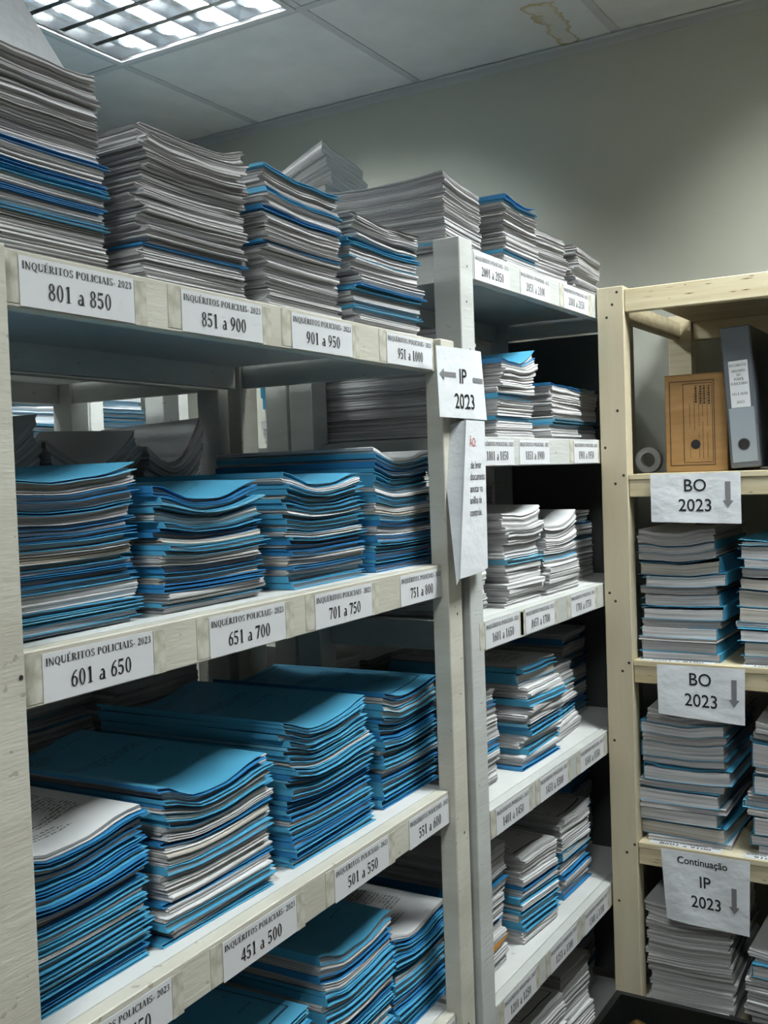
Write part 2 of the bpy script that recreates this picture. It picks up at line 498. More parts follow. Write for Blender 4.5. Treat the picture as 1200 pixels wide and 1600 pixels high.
# pine shelving along the right wall
WT = [0.384, -0.020, -0.430, -0.836, -1.245]
WX = 2.240
UW = empty('shelving_unit', (0, 0, FLOOR), 0, 'pale pine shelving unit standing against the right wall', 'shelving unit')
Z = -FLOOR
WY0, WY1 = -0.16, 0.783
for y0, y1 in ((0.723, WY1), (WY0, WY0 + 0.06)):
    MB().box(WX, WX + 0.04, y0, y1, 0, Z + 0.391, 0, 0.0015).build('post', MAT['pine_post'], UW)
    MB().box(2.80, 2.84, y0, y1, 0, Z + 0.391, 0, 0.0015).build('post', MAT['pine'], UW)
for k, z in enumerate(WT):
    zz = z + Z
    MB().box(WX + 0.006, WX + 0.03, WY0 + 0.061, 0.722, zz - 0.050, zz - (0.012 if k else 0), 0, 0.0015).build('front_rail', MAT['pine'], UW)
    MB().box(2.81, 2.835, WY0 + 0.061, 0.722, zz - 0.06, zz - 0.0125, 0, 0.0015).build('back_rail', MAT['pine'], UW)
    MB().box(WX + 0.041, 2.799, 0.75, 0.775, zz - 0.055, zz - 0.0125, 0, 0.0015).build('side_rail', MAT['pine'], UW)
    MB().box(WX + 0.041, 2.799, WY0 + 0.01, WY0 + 0.035, zz - 0.055, zz - 0.0125, 0, 0.0015).build('side_rail', MAT['pine'], UW)
    x0 = WX + 0.003 if k else WX + 0.032
    MB().box(x0, 2.835, WY0 + 0.061, 0.722, zz - 0.0118, zz, 0, 0.0008).build('shelf_board', MAT['pine'], UW)
nl = [((WX - 0.0001, y, z), 'x') for y, z in ((.737, .378), (.748, .352), (.761, .325), (.732, -.022), (.751, -.040), (.731, -.436), (.746, -.455),
      (.729, -.842), (.747, -.862), (.772, .040), (.771, -.282), (.769, -.612), (.768, -.975), (.742, .12), (.758, -.30))]
nails(UW, nl, 0.0032)
# dark grain streaks and knots on the pine rails
gm_ = MB()
rng = random.Random(5)
for z, n_ in ((0.384, 12), (-0.032, 9), (-0.442, 7), (-0.848, 9)):
    for _ in range(n_):
        y = rng.uniform(0.42, 0.70); zz = z + Z - rng.uniform(0.003, 0.034); L = rng.uniform(0.006, 0.03); w_ = rng.uniform(0.0004, 0.0012)
        gm_.poly([(WX + 0.0058, y, zz), (WX + 0.0058, y - L * 0.5, zz - w_), (WX + 0.0058, y - L, zz), (WX + 0.0058, y - L * 0.5, zz + w_)])
gm_.build('grain_marks', MAT['knot'], UW)

# ------------------------------------------------------------------ lettering
def _ring(cx, cy, rx, ry, tx, ty, a0=0, a1=360, n=28):
    out = []; tx = tx * 1.04; ty = ty * 1.5
    for k in range(n):
        a = math.radians(a0 + (a1 - a0) * k / n); b = math.radians(a0 + (a1 - a0) * (k + 1) / n)
        out.append([(cx + rx * math.cos(a), cy + ry * math.sin(a)), (cx + rx * math.cos(b), cy + ry * math.sin(b)),
                    (cx + (rx - tx) * math.cos(b), cy + (ry - ty) * math.sin(b)), (cx + (rx - tx) * math.cos(a), cy + (ry - ty) * math.sin(a))])
    return out
def _r(x0, y0, x1, y1): return [[(x0, y0), (x1, y0), (x1, y1), (x0, y1)]]
def _stem(x, w=0.15, y0=0, y1=1, s=0.07, lo=True, hi=True):
    o = _r(x - 0.012, y0, x + w + 0.018, y1)
    if lo: o += _r(x - s, y0, x + w + s, y0 + 0.045)
    if hi: o += _r(x - s, y1 - 0.045, x + w + s, y1)
    return o
def _l(x0, y0, x1, y1, w): return [[(x0, y0), (x0 + w, y0), (x1 + w, y1), (x1, y1)]]
def glyph(c):
    """bold serif capitals, figures and a lower-case a; returns (polygons, advance), cap height 1"""
    if c == 'I': return _stem(0.1), 0.36
    if c == 'N': return _stem(0.1, 0.06, s=0.07) + _stem(0.62, 0.06, s=0.07, lo=False) + _l(0.53, 0, 0.03, 1, 0.16), 0.82
    if c in 'OQ':
        g = _ring(0.40, 0.5, 0.36, 0.52, 0.15, 0.05)
        if c == 'Q': g += [[(0.36, 0.05), (0.50, 0.05), (0.80, -0.24), (0.58, -0.22)]]
        return g, 0.82
    if c == 'U': return _r(0.1, 0.3, 0.25, 1) + _r(0.02, .955, .33, 1) + _r(0.62, 0.3, 0.68, 1) + _r(0.53, .955, .77, 1) + _ring(0.39, 0.3, 0.29, 0.32, 0.13, 0.08, 180, 360), 0.80
    if c in 'EÉÊ':
        g = _stem(0.1) + _r(0.1, 0, 0.58, 0.05) + _r(0.1, .95, 0.56, 1) + _r(0.2, .48, 0.42, .53) + _r(0.54, 0, 0.59, 0.24) + _r(0.52, 0.78, 0.57, 1) + _r(0.39, 0.38, 0.43, 0.63)
        if c == 'É': g += [[(0.28, 1.07), (0.36, 1.07), (0.52, 1.27), (0.36, 1.27)]]
        if c == 'Ê': g += [[(0.18, 1.07), (0.24, 1.07), (0.33, 1.2), (0.33, 1.27)], [(0.48, 1.07), (0.42, 1.07), (0.33, 1.2), (0.33, 1.27)]]
        return g, 0.66
    if c in 'RP':
        g = _stem(0.1) + _r(0.2, .95, 0.36, 1) + _r(0.2, .45, 0.36, .5) + _ring(0.36, 0.725, 0.24, 0.275, 0.15, 0.05, -90, 90, 14)
        if c == 'R': return g + [[(0.28, 0.47), (0.44, 0.47), (0.76, 0), (0.56, 0)]] + _r(.56, 0, .80, .045), 0.78
        return g, 0.66
    if c == 'B':
        return _stem(0.1) + _r(0.2, .95, 0.34, 1) + _r(0.2, .48, 0.34, .53) + _r(0.2, 0, 0.34, .05) + _ring(0.34, 0.74, 0.22, 0.26, 0.14, 0.05, -90, 90, 12) + _ring(0.34, 0.265, 0.28, 0.265, 0.15, 0.05, -90, 90, 12), 0.70
    if c == 'D': return _stem(0.1) + _r(0.2, .95, 0.32, 1) + _r(0.2, 0, 0.32, .05) + _ring(0.32, 0.5, 0.40, 0.5, 0.15, 0.05, -90, 90, 16), 0.78
    if c == 'T': return _stem(0.28, hi=False) + _r(0.02, .95, 0.69, 1) + _r(0.02, .76, 0.06, 1) + _r(.65, .76, .69, 1), 0.72
    if c == 'L': return _stem(0.1) + _r(0.1, 0, 0.58, 0.05) + _r(0.54, 0, 0.59, 0.28), 0.64
    if c == 'J': return _stem(0.2, y0=0.2, lo=False) + _ring(0.2, 0.2, 0.15, 0.22, 0.10, 0.07, 180, 360, 10), 0.48
    if c == 'C': return _ring(0.42, 0.5, 0.38, 0.52, 0.15, 0.05, 38, 322) + _r(0.66, .72, .71, 1), 0.76
    if c == 'S': return _ring(0.31, 0.745, 0.23, 0.27, 0.12, 0.05, 20, 270, 16) + _ring(0.31, 0.24, 0.25, 0.26, 0.13, 0.05, -160, 90, 16) + _l(0.36, 0.40, 0.12, 0.60, 0.12) + _r(0.48, .74, .52, 1) + _r(0.06, 0, .10, .26), 0.62
    if c == 'A': return _l(0.02, 0, 0.33, 1, 0.06) + _l(0.55, 0, 0.30, 1, 0.16) + _r(0.16, .30, .56, .35) + _r(-.04, 0, .20, .045) + _r(.46, 0, .80, .045), 0.78
    if c == 'V': return _l(0.30, 0, 0.04, 1, 0.16) + _l(0.36, 0, 0.62, 1, 0.06) + _r(-.04, .955, .28, 1) + _r(.54, .955, .76, 1), 0.74
    if c == 'M': return _stem(0.08, 0.06) + _stem(0.74, 0.15) + _l(0.42, 0, 0.08, 1, 0.16) + _l(0.46, 0, 0.76, 1, 0.06), 0.98
    if c == '-': return _r(0.04, 0.28, 0.30, 0.38), 0.36
    if c == '.': return _r(0.06, 0, 0.18, 0.13), 0.25
    if c == 'a': return _stem(0.32, 0.13, 0, 0.48, 0.0, False, False) + _r(.40, 0, .52, .05) + _ring(0.29, 0.47, 0.16, 0.20, 0.12, 0.05, 0, 150, 10) + _ring(0.22, 0.17, 0.18, 0.19, 0.11, 0.05, 60, 350, 14), 0.54
    if c == '0': return _ring(0.26, 0.5, 0.23, 0.51, 0.12, 0.045), 0.54
    if c == '1': return _stem(0.20, 0.14, s=0.09, hi=False) + [[(0.20, 1.0), (0.34, 1.0), (0.20, 0.86), (0.07, 0.84)]], 0.54
    if c == '2': return _ring(0.25, 0.72, 0.21, 0.29, 0.13, 0.06, -30, 160, 16) + _l(0.03, 0.04, 0.31, 0.60, 0.12) + _r(0.03, 0, .47, .13) + _r(.44, 0, .49, .24), 0.54
    if c == '3': return _ring(0.24, 0.76, 0.19, 0.25, 0.12, 0.05, -80, 160, 14) + _ring(0.22, 0.27, 0.24, 0.28, 0.13, 0.05, -150, 95, 16), 0.54
    if c == '4': return _r(0.29, 0, .42, 1) + _r(0.01, .25, .50, .37) + _l(0.01, 0.33, 0.30, 1, 0.06), 0.54
    if c == '5': return _ring(0.22, 0.31, 0.25, 0.32, 0.13, 0.06, -150, 120, 18) + _r(0.08, .86, .45, 1) + _l(0.05, 0.50, 0.09, 0.96, 0.05) + _r(.07, .50, .18, .58), 0.54
    if c == '6': return _ring(0.27, 0.31, 0.23, 0.32, 0.12, 0.05) + _ring(0.50, 0.30, 0.46, 0.71, 0.12, 0.06, 95, 175, 14), 0.54
    if c == '7': return _r(0.03, .86, .49, 1) + _l(0.13, 0, 0.37, 0.9, 0.12) + _r(.02, .76, .06, 1), 0.54
    if c == '8': return _ring(0.26, 0.755, 0.20, 0.255, 0.11, 0.045) + _ring(0.26, 0.265, 0.23, 0.275, 0.12, 0.045), 0.54
    if c == '9': return _ring(0.25, 0.69, 0.23, 0.32, 0.12, 0.05) + _ring(0.02, 0.70, 0.46, 0.71, 0.12, 0.06, -85, -5, 14), 0.54
    if c == '/': return _l(0, 0, .25, 1, .06), 0.34
    return [], 0.30
def serif(text, height, width=None, center=0.0, base=0.0, gap=0.03):
    """polygons of a line; scaled to `width` when given; centred on `center`"""
    polys = []; x = 0
    for c in text:
        g, a = glyph(c)
        for p in g: polys.append([(q[0] + x, q[1]) for q in p])
        x += a + gap
    sy = height; sx = (width / x) if width else height
    return [[(center + (q[0] - x / 2) * sx, base + q[1] * sy) for q in p] for p in polys]

def sans(text, size, align='CENTER', bold=0.0, space=1.0):
    """line in the built-in sans face as (verts, faces) in its own plane"""
    c = bpy.data.curves.new('t', 'FONT')
    c.body = text; c.size = size; c.align_x = align; c.align_y = 'CENTER'; c.offset = bold
    c.space_character = space; c.resolution_u = 3
    o = bpy.data.objects.new('t', c); COL.objects.link(o)
    dg = bpy.context.evaluated_depsgraph_get()
    me = bpy.data.meshes.new_from_object(o.evaluated_get(dg))
    v = [(p.co.x, p.co.y) for p in me.vertices]; f = [tuple(p.vertices) for p in me.polygons]
    bpy.data.objects.remove(o); bpy.data.curves.remove(c); bpy.data.meshes.remove(me)
    return v, f

def shelf_label(number, u0, zc, rot, v, w=0.150, h=0.046, tape=True, crease=0.0, unit='left', heading='INQUÉRITOS POLICIAIS- 2023'):
    """paper strip stuck on a front rail"""
    c, s = math.cos(rot), math.sin(rot)
    loc = (u0 * c - v * s, u0 * s + v * c, zc)
    t = empty('shelf_label', loc, rot, 'white paper label reading %s taped to the shelf edge' % number, 'label', 'paper range labels on the shelf edges')
    rng = random.Random(number)
    n = 10; V = []; F = []
    for j in (0, 1):
        for i in range(n + 1):
            z = (-h / 2, h / 2)[j]
            lift = 0.0009 + (0.0003 * abs(math.sin(i * 0.9 + rng.random())) if j == 0 else 0.0)
            V.append((w * i / n, -lift, z + crease * (i / n - 0.5)))
    V += [(a, b + 0.0005, c_) for a, b, c_ in V]
    m_ = 2 * (n + 1)
    for i in range(n):
        F.append((i, i + 1, i + n + 2, i + n + 1)); F.append((m_ + i + n + 1, m_ + i + n + 2, m_ + i + 1, m_ + i))
        F.append((i + 1, i, m_ + i, m_ + i + 1)); F.append((n + 1 + i, n + 2 + i, m_ + n + 2 + i, m_ + n + 1 + i))
    F.append((0, n + 1, m_ + n + 1, m_)); F.append((2 * n + 1, n, m_ + n, m_ + 2 * n + 1))
    mesh_obj('paper', V, F, MAT['label'], t, True)
    L = MB()
    for p in serif(heading, h * 0.155, w * 0.96, w / 2, h * 0.245): L.poly([(x, -0.0014, z + crease * (x / w - 0.5)) for x, z in p])
    for p in serif(number, h * 0.34, w * (0.56 if len(number) < 11 else 0.64), w / 2, -h * 0.30): L.poly([(x, -0.0015, z + crease * (x / w - 0.5)) for x, z in p])
    L.build('lettering', MAT['ink'], t)
    if tape:
        for x0, x1, dz in ((-0.022, -0.0012, 0.002), (w + 0.0012, w + 0.019, -0.001)):
            MB().box(x0, x1, -0.0006, -0.0001, -h / 2 + dz, h / 2 + dz).build('tape', MAT['tape'], t)
    return t

for num, u in (('801 a 850', 0.678), ('851 a 900', 0.903), ('901 a 950', 1.117), ('951 a 1000', 1.367)):
    shelf_label(num, u, 0.187, TH, 0.75)
for num, u in (('601 a 650', 0.684), ('651 a 700', 0.928), ('701 a 750', 1.147), ('751 a 800', 1.384)):
    shelf_label(num, u, -0.179, TH, 0.75, 0.150 if u < 1.38 else 0.140, tape=u < 1.38)
for num, u in (('401 a 450', 0.690), ('451 a 500', 0.928), ('501 a 550', 1.170), ('551 a 600', 1.385)):
    shelf_label(num, u, -0.552, TH, 0.75, 0.150 if u < 1.38 else 0.140, tape=u < 1.38)
for num, u in (('201 a 250', 0.69), ('251 a 300', 0.93), ('301 a 350', 1.16), ('351 a 400', 1.372)):
    shelf_label(num, u, -0.922, TH, 0.75)
for num, u, z in (('2001 a 2050', 1.634, .3505), ('2051 a 2100', 1.829, .3505), ('2101 a 2150', 2.050, .3505),
                  ('1801 a 1850', 1.631, .031), ('1851 a 1900', 1.802, .031), ('1901 a 1950', 2.084, .031),
                  ('1601 a 1650', 1.632, -.288), ('1651 a 1700', 1.806, -.288), ('1701 a 1750', 2.042, -.288),
                  ('1401 a 1450', 1.652, -.621), ('1451 a 1500', 1.852, -.621), ('1501 a 1550', 2.070, -.621),
                  ('1201 a 1250', 1.660, -.968), ('1251 a 1300', 1.878, -.968), ('1301 a 1350', 2.070, -.968)):
    shelf_label(num, u, z, 0, 0.787, 0.146, 0.046, tape=(num[0:2] not in ('20', '18')))

# ------------------------------------------------------------------ case files
def prof(kind, u):
    """vertical shape of a pile across its width (0 spine side .. 1 open side)"""
    if kind == 'spine':      # thick punched spines: high at the left, dips, lifts again
        a = max(0.0, 1 - u / 0.34); a = a * a * (3 - 2 * a)
        return 0.10 * (a - 1) - 0.045 * math.sin(math.pi * min(1, u / 0.85)) + 0.045 * max(0, u - 0.55) ** 1.5 * 3
    if kind == 'spineR': return prof('spine', 1 - u)
    if kind == 'sag': return -0.07 * math.sin(math.pi * u) + 0.05 * u
    if kind == 'bow': return -0.05 * math.sin(math.pi * u) - 0.05 * u
    if kind == 'droop': return -0.05 * u
    return 0.0

class Surf:
    def __init__(s, W, D, H, kind, amp, curl, vs, seed):
        s.W, s.D, s.H, s.k, s.a, s.c, s.vs = W, D, H, kind, amp, curl, vs
        r = random.Random(seed); s.p = [r.uniform(0, 6.28) for _ in range(6)]
    def z(s, x, y, h):
        u = min(1.15, max(-0.1, x / s.W)); v = min(1.1, max(-0.1, y / s.D)); q = h / s.H
        m = 1 + s.a * prof(s.k, u) * (0.35 + 0.65 * q) + s.vs * (math.sin(math.pi * max(0, v)) * -0.05 * q)
        m -= getattr(s, 'b', 0.0) * max(0, v) * q
        m += 0.005 * math.sin(9 * u + s.p[0] + 7 * q) * q + 0.004 * math.sin(17 * u + s.p[1] + 25 * q) * q
        return h * m + s.c * (q ** 4) * max(0, u - 0.55) ** 2

def block(S, x0, x1, y0, y1, h0, h1, yaw, cx, cy, rng, nu=9, nv=4, nz=5, rag=0.0012, lo=0.0, hi=0.0, sidew=0.0):
    """a sheaf of sheets between two heights of the pile; ragged cut edges"""
    c, s_ = math.cos(yaw), math.sin(yaw)
    V = []; F = []; U = []; FMi = []
    off = rng.uniform(0, 50)
    jit = [[rng.uniform(-1, 1) * rag for _ in range(4)] for _ in range(nz + 1)]
    fan = rng.uniform(-1, 1) * sidew
    def place(u, v, k):
        q = k / nz; j = jit[k]
        x = x0 + (x1 - x0) * u; y = y0 + (y1 - y0) * v
        if u == 0: x += j[0]
        if u == 1: x += j[1] + fan * (q - 0.5)
        if v == 0: y += j[2]
        if v == 1: y += j[3]
        X = cx + (x - cx) * c - (y - cy) * s_; Y = cy + (x - cx) * s_ + (y - cy) * c
        h = h0 + lo + (h1 - hi - h0 - lo) * q
        return (X, Y, S.z(X, Y, h))
    def grid(k):
        b = len(V)
        for j in range(nv + 1):
            for i in range(nu + 1): V.append(place(i / nu, j / nv, k))
        return b
    b0 = grid(0); b1 = grid(nz)
    g = lambda b, i, j: b + j * (nu + 1) + i
    for j in range(nv):
        for i in range(nu):
            F.append((g(b0, i, j), g(b0, i, j + 1), g(b0, i + 1, j + 1), g(b0, i + 1, j)))
            U.append([(i / nu, j / nv), (i / nu, (j + 1) / nv), ((i + 1) / nu, (j + 1) / nv), ((i + 1) / nu, j / nv)]); FMi.append(1)
            F.append((g(b1, i, j), g(b1, i + 1, j), g(b1, i + 1, j + 1), g(b1, i, j + 1)))
            U.append([(i / nu, j / nv), ((i + 1) / nu, j / nv), ((i + 1) / nu, (j + 1) / nv), (i / nu, (j + 1) / nv)]); FMi.append(1)
    per = [(i, 0) for i in range(nu)] + [(nu, j) for j in range(nv)] + [(i, nv) for i in range(nu, 0, -1)] + [(0, j) for j in range(nv, 0, -1)]
    n = len(per); rings = [[g(b0, i, j) for i, j in per]]
    for k in range(1, nz):
        b = len(V)
        for i, j in per: V.append(place(i / nu, j / nv, k))
        rings.append(list(range(b, b + n)))
    rings.append([g(b1, i, j) for i, j in per])
    W, D = x1 - x0, y1 - y0
    sl = [0.0]
    for a in range(n):
        i, j = per[a]; i2, j2 = per[(a + 1) % n]
        sl.append(sl[-1] + abs(i2 - i) / nu * W + abs(j2 - j) / nv * D)
    hh = [off + h0 + (h1 - h0) * k / nz for k in range(nz + 1)]
    for k in range(nz):
        A, B = rings[k], rings[k + 1]
        for a in range(n):
            F.append((A[a], A[(a + 1) % n], B[(a + 1) % n], B[a])); FMi.append(0)
            U.append([(sl[a], hh[k]), (sl[a + 1], hh[k]), (sl[a + 1], hh[k + 1]), (sl[a], hh[k + 1])])
    return V, F, FMi, U

def cover(S, x0, x1, y0, y1, h0, h1, yaw, cx, cy, rng, nu=10, nv=4, t=0.0006, mirror=False, lift=0.0):
    """folded card: bottom leaf, spine, top leaf, with real thickness"""
    c, s_ = math.cos(yaw), math.sin(yaw)
    th = h1 - h0
    if th < 3.2 * t: t = th / 4
    V = []; F = []; U = []; FMi = []
    path = [(1 - i / nu, 0) for i in range(nu + 1)] + [(i / nu, 1) for i in range(nu + 1)]
    ph = rng.uniform(0, 6.28); dr = rng.uniform(0.0, 0.5) * th; ov = rng.uniform(0, 0.004)
    W = x1 - x0
    def P(u, lev, v, inner):
        x = x0 + W * u; y = y0 + (y1 - y0) * v
        if lev == 1 and v == 0: y += ov
        if inner and u == 0: x = x0 + t
        h = (h0 + (t if inner else 0.00008)) if lev == 0 else (h1 - (t if inner else 0.00008))
        if lev == 1 and v == 0 and u > 0.1: h -= dr * (0.5 + 0.5 * math.sin(3.5 * u + ph)) * 0.6
        if lev == 1 and u > 0.94: h -= dr * 0.5
        if inner and lev == 1: h = max(h, h0 + 1.5 * t)
        elif lev == 1: h = max(h, h0 + 2.5 * t)
        z_add = lift * max(0, u - 0.6) ** 2 * (lev == 1)
        if mirror: x = x0 + x1 - x
        X = cx + (x - cx) * c - (y - cy) * s_; Y = cy + (x - cx) * s_ + (y - cy) * c
        return (X, Y, S.z(X, Y, h) + z_add)
    m = len(path)
    for inner in (0, 1):
        for j in range(nv + 1):
            for u, lev in path: V.append(P(u, lev, j / nv, inner))
    o = lambda j, a: j * m + a
    q = lambda j, a: (nv + 1 + j) * m + a
    def add(f, mi, uv): F.append(f if not mirror else f[::-1]); U.append(uv if not mirror else uv[::-1]); FMi.append(mi)
    for j in range(nv):
        v0, v1 = j / nv, (j + 1) / nv
        for a in range(m - 1):
            ua, ub = path[a][0], path[a + 1][0]
            top = path[a][1] == 1 and path[a + 1][1] == 1
            add((o(j, a), o(j, a + 1), o(j + 1, a + 1), o(j + 1, a))[::1], 1 if top else 0, [(ua, v0), (ub, v0), (ub, v1), (ua, v1)])
            add((q(j, a), q(j + 1, a), q(j + 1, a + 1), q(j, a + 1)), 0, [(ua, v0), (ua, v1), (ub, v1), (ub, v0)])
        add((o(j, 0), o(j + 1, 0), q(j + 1, 0), q(j, 0)), 0, [(0, 0)] * 4)
        add((o(j + 1, m - 1), o(j, m - 1), q(j, m - 1), q(j + 1, m - 1)), 0, [(0, 0)] * 4)
    for a in range(m - 1):
        add((o(0, a + 1), o(0, a), q(0, a), q(0, a + 1)), 0, [(0, 0)] * 4)
        add((o(nv, a), o(nv, a + 1), q(nv, a + 1), q(nv, a)), 0, [(0, 0)] * 4)
    return V, F, FMi, U

ORD = ['lowest', 'second', 'third', 'fourth', 'fifth', 'sixth', 'seventh', 'eighth', 'ninth', 'tenth', 'eleventh', 'twelfth', 'thirteenth',
       'fourteenth', 'fifteenth', 'sixteenth', 'seventeenth', 'eighteenth', 'nineteenth', 'twentieth']
def ordinal(i):
    if i < 20: return ORD[i]
    n = i + 1; return '%d%s' % (n, {1: 'st', 2: 'nd', 3: 'rd'}.get(n % 10 if n % 100 not in (11, 12, 13) else 0, 'th'))

def stack(where, rot, u, v, z, W, D, H, seq, yaw=0, kind='flat', amp=1.0, curl=0.0, seed=1, mirror=False, vs=0.0, place=None,
          loose=0.004, tops=None, back=0.0, loosepaper=False, frame_uv=True, thick=None, group=None, lod=0, sink=None, covertop=None):
    """seq, from the shelf up: w white bundle, g grey bundle, c warm bundle, b blue folder with pages, n thin blue folder, B thick blue folder, p pale blue folder"""
    rng = random.Random(seed)
    c, s = math.cos(rot), math.sin(rot)
    loc = Vector((u * c - v * s, u * s + v * c, z + 0.0004)) if place is None else Vector(place)
    rz = rot + math.radians(yaw)
    weight = {'w': 1.0, 'g': 1.0, 'c': 1.0, 'b': 1.0, 'n': 0.5, 'B': 2.0, 'p': 0.8, 'd': 1.1, 'e': 0.3}
    ws = [weight[k] * rng.uniform(0.65, 1.4) for k in seq]
    tot = sum(ws); hs = [0]
    for w in ws: hs.append(hs[-1] + w / tot * H)
    S = Surf(W, D, H, kind, amp, curl, vs, seed); S.b = back
    n = len(seq)
    drift = 0.0; dd = 0.0
    if sink is not None or loosepaper: mw = Matrix.Translation(loc) @ Matrix.Rotation(rz, 4, 'Z')
    for i, k in enumerate(seq):
        h0, h1 = hs[i] + 0.0002, hs[i + 1] - 0.0002
        drift = drift * 0.7 + rng.uniform(-1, 1) * loose; dd = dd * 0.6 + rng.uniform(-1, 1) * loose
        yw = math.radians(rng.uniform(-1.3, 1.3) * loose / 0.004)
        cx, cy = W / 2, D / 2
        last = i == n - 1
        what = where
        pos = 'topmost' if last else ordinal(i)
        fr = 'of' if last else 'from the bottom of'
        if i == 0: fr = 'of'
        nu, nv, nz = ((10, 4, 5), (8, 3, 4), (5, 2, 2))[lod]
        if k == 'e':
            V, F, FM, U = block(S, 0.05, W - 0.001, -0.006, D * .7, h0, h1, math.radians(5), cx, cy, rng, 6, 3, 2, 0.0002)
            o = mesh_obj('envelope', [(a, b, c_ - h0) for a, b, c_ in V], F, [MAT['orange'], MAT['orange']], None, True, FM, U)
            o.location = loc + Vector((0, 0, h0)); o.rotation_euler = (0, 0, rz)
            tag(o, 'orange envelope poking out of %s beside the white post' % what, 'envelope'); continue
        if k in 'wgcd':
            mw_ = {'w': 'pages', 'g': 'pages_grey', 'c': 'pages_warm', 'd': 'pages_grey'}[k]
            top = 'sheet'
            if last and tops: top = tops
            rag = 0.0019
            V, F, FM, U = block(S, 0.003 + drift, W - 0.004 + drift + rng.uniform(-.004, .003), dd + 0.002, D + dd - rng.uniform(0, .01), h0, h1, yw, cx, cy, rng, nu, nv, nz, rag, sidew=0.003)
            if sink is not None or (loosepaper and not (last and tops)):
                (sink or SINK)['pages' if loosepaper else 'paper'].append(([tuple(mw @ Vector(p)) for p in V], F, FM, U)); continue
            zb = h0
            o = mesh_obj('paper_bundle', [(a, b, c_ - zb) for a, b, c_ in V], F, [MAT[mw_], MAT[top]], None, True, FM, U)
            o.location = loc + Vector((0, 0, zb)); o.rotation_euler = (0, 0, rz)
            adj = {'w': 'white', 'g': 'pale grey', 'c': 'yellowish', 'd': 'grey'}[k]
            tag(o, '%s paper bundle, %s %s %s' % (adj, pos, fr, what), 'paper bundle', group or 'paper bundles piled on the shelves')
        else:
            cm_ = {'b': rng.choice(['blue', 'blue', 'blue_deep']), 'n': rng.choice(['blue', 'blue_deep', 'blue_pale']), 'B': 'blue', 'p': 'blue_pale'}[k]
            rec = rng.uniform(0.004, 0.012) if k != 'B' else rng.uniform(0.0005, 0.003)
            recs = rng.uniform(0.004, 0.010)
            x0, x1, y0, y1 = drift, W + drift + rng.uniform(-.006, .006), dd - rng.uniform(0, .003), D + dd
            nlift = (0.03 if last else 0.0) * rng.uniform(0.5, 1.2)
            if covertop is not None and last: nlift = covertop
            cv = cover(S, x0, x1, y0, y1, h0, h1, yw, cx, cy, rng, nu, nv, mirror=mirror, lift=nlift)
            ph1 = h1 - 0.0008 - rng.uniform(0, 0.25) * (h1 - h0); ph0 = h0 + 0.0008
            px0, px1 = (x0 + 0.002, x1 - recs) if not mirror else (x0 + recs, x1 - 0.002)
            pg = None
            if ph1 - ph0 > 0.0008:
                pg = block(S, px0, px1, y0 + rec, y1 - 0.01, ph0, ph1, yw, cx, cy, rng, nu, nv, max(2, nz - 1), 0.0008)
            if sink is not None:
                sink['blue'].append(([tuple(mw @ Vector(p)) for p in cv[0]], cv[1], cv[2], cv[3]))
                if pg: sink['paper'].append(([tuple(mw @ Vector(p)) for p in pg[0]], pg[1], pg[2], pg[3]))
                continue
            zb = h0
            adj = {'b': 'blue', 'n': 'thin blue', 'B': 'thick blue', 'p': 'pale blue'}[k]
            t = empty('case_folder', loc + Vector((0, 0, zb)), rz, '%s folder, %s %s %s' % (adj, pos, fr, what), 'folder', group or 'blue case folders piled on the shelves')
            top = MAT[cm_]
            if last: top = MAT[tops] if tops else MAT['blue_text']
            mesh_obj('cover', [(a, b, c_ - zb) for a, b, c_ in cv[0]], cv[1], [MAT[cm_], top], t, True, cv[2], cv[3], 50)
            if pg:
                pm = rng.choice(['pages', 'pages', 'pages_grey', 'pages_warm']) if k != 'n' else rng.choice(['pages', 'blue_deep', 'blue_pale'])
                mesh_obj('pages', [(a, b, c_ - zb) for a, b, c_ in pg[0]], pg[1], [MAT[pm], MAT['sheet']], t, True, pg[2], pg[3])
    return S, loc, rz, H

SINK = {'pages': [], 'paper': [], 'blue': []}
def mixseq(n, fb, seed, base='w', alt='g', thin=0.25, runs=True):
    r = random.Random(seed); out = ''; cur = r.random() < fb
    while len(out) < n:
        L = r.randint(1, 4) if cur else r.randint(1, max(1, int(3 * (1 - fb) / max(fb, 0.1))))
        for _ in range(L):
            out += (('n' if r.random() < thin else 'b') if cur else (base if r.random() < .7 else alt))
        cur = not cur
    return out[:n]

def seqof(*a):
    return [c for n, c in zip(a[::2], a[1::2]) for _ in range(n)]
A = 'the %s stack'
# top of the left unit
stack(A % '801 a 850', TH, .600, .772, LT[0], .212, .30, .205, 'wwwwwgwbwgbnwwbbnwwbwgwggwwgwgwwgwgwg', -1.0, 'bow', 0.6, 0, 11, loose=.003)
stack(A % '851 a 900', TH, .866, .772, LT[0], .180, .30, .176, 'wwwwgwwwnwgwwwwwwgwwggwwwgwgwgwwgg', -2.5, 'bow', 0.5, 0.05, 12, loose=.006)
stack(A % '901 a 950', TH, 1.098, .774, LT[0], .188, .29, .184, 'wwwwwwwwwgwwwgwwbwgggwwbgwwbgwwwb', 0.5, 'bow', 0.5, 0, 13, loose=.005)
stack(A % '951 a 1000', TH, 1.325, .774, LT[0], .196, .27, .168, 'wwwwbwwwbnwwgwwwnwwbbwgwwwg', -2, 'bow', 0.5, 0, 14, loose=.006)
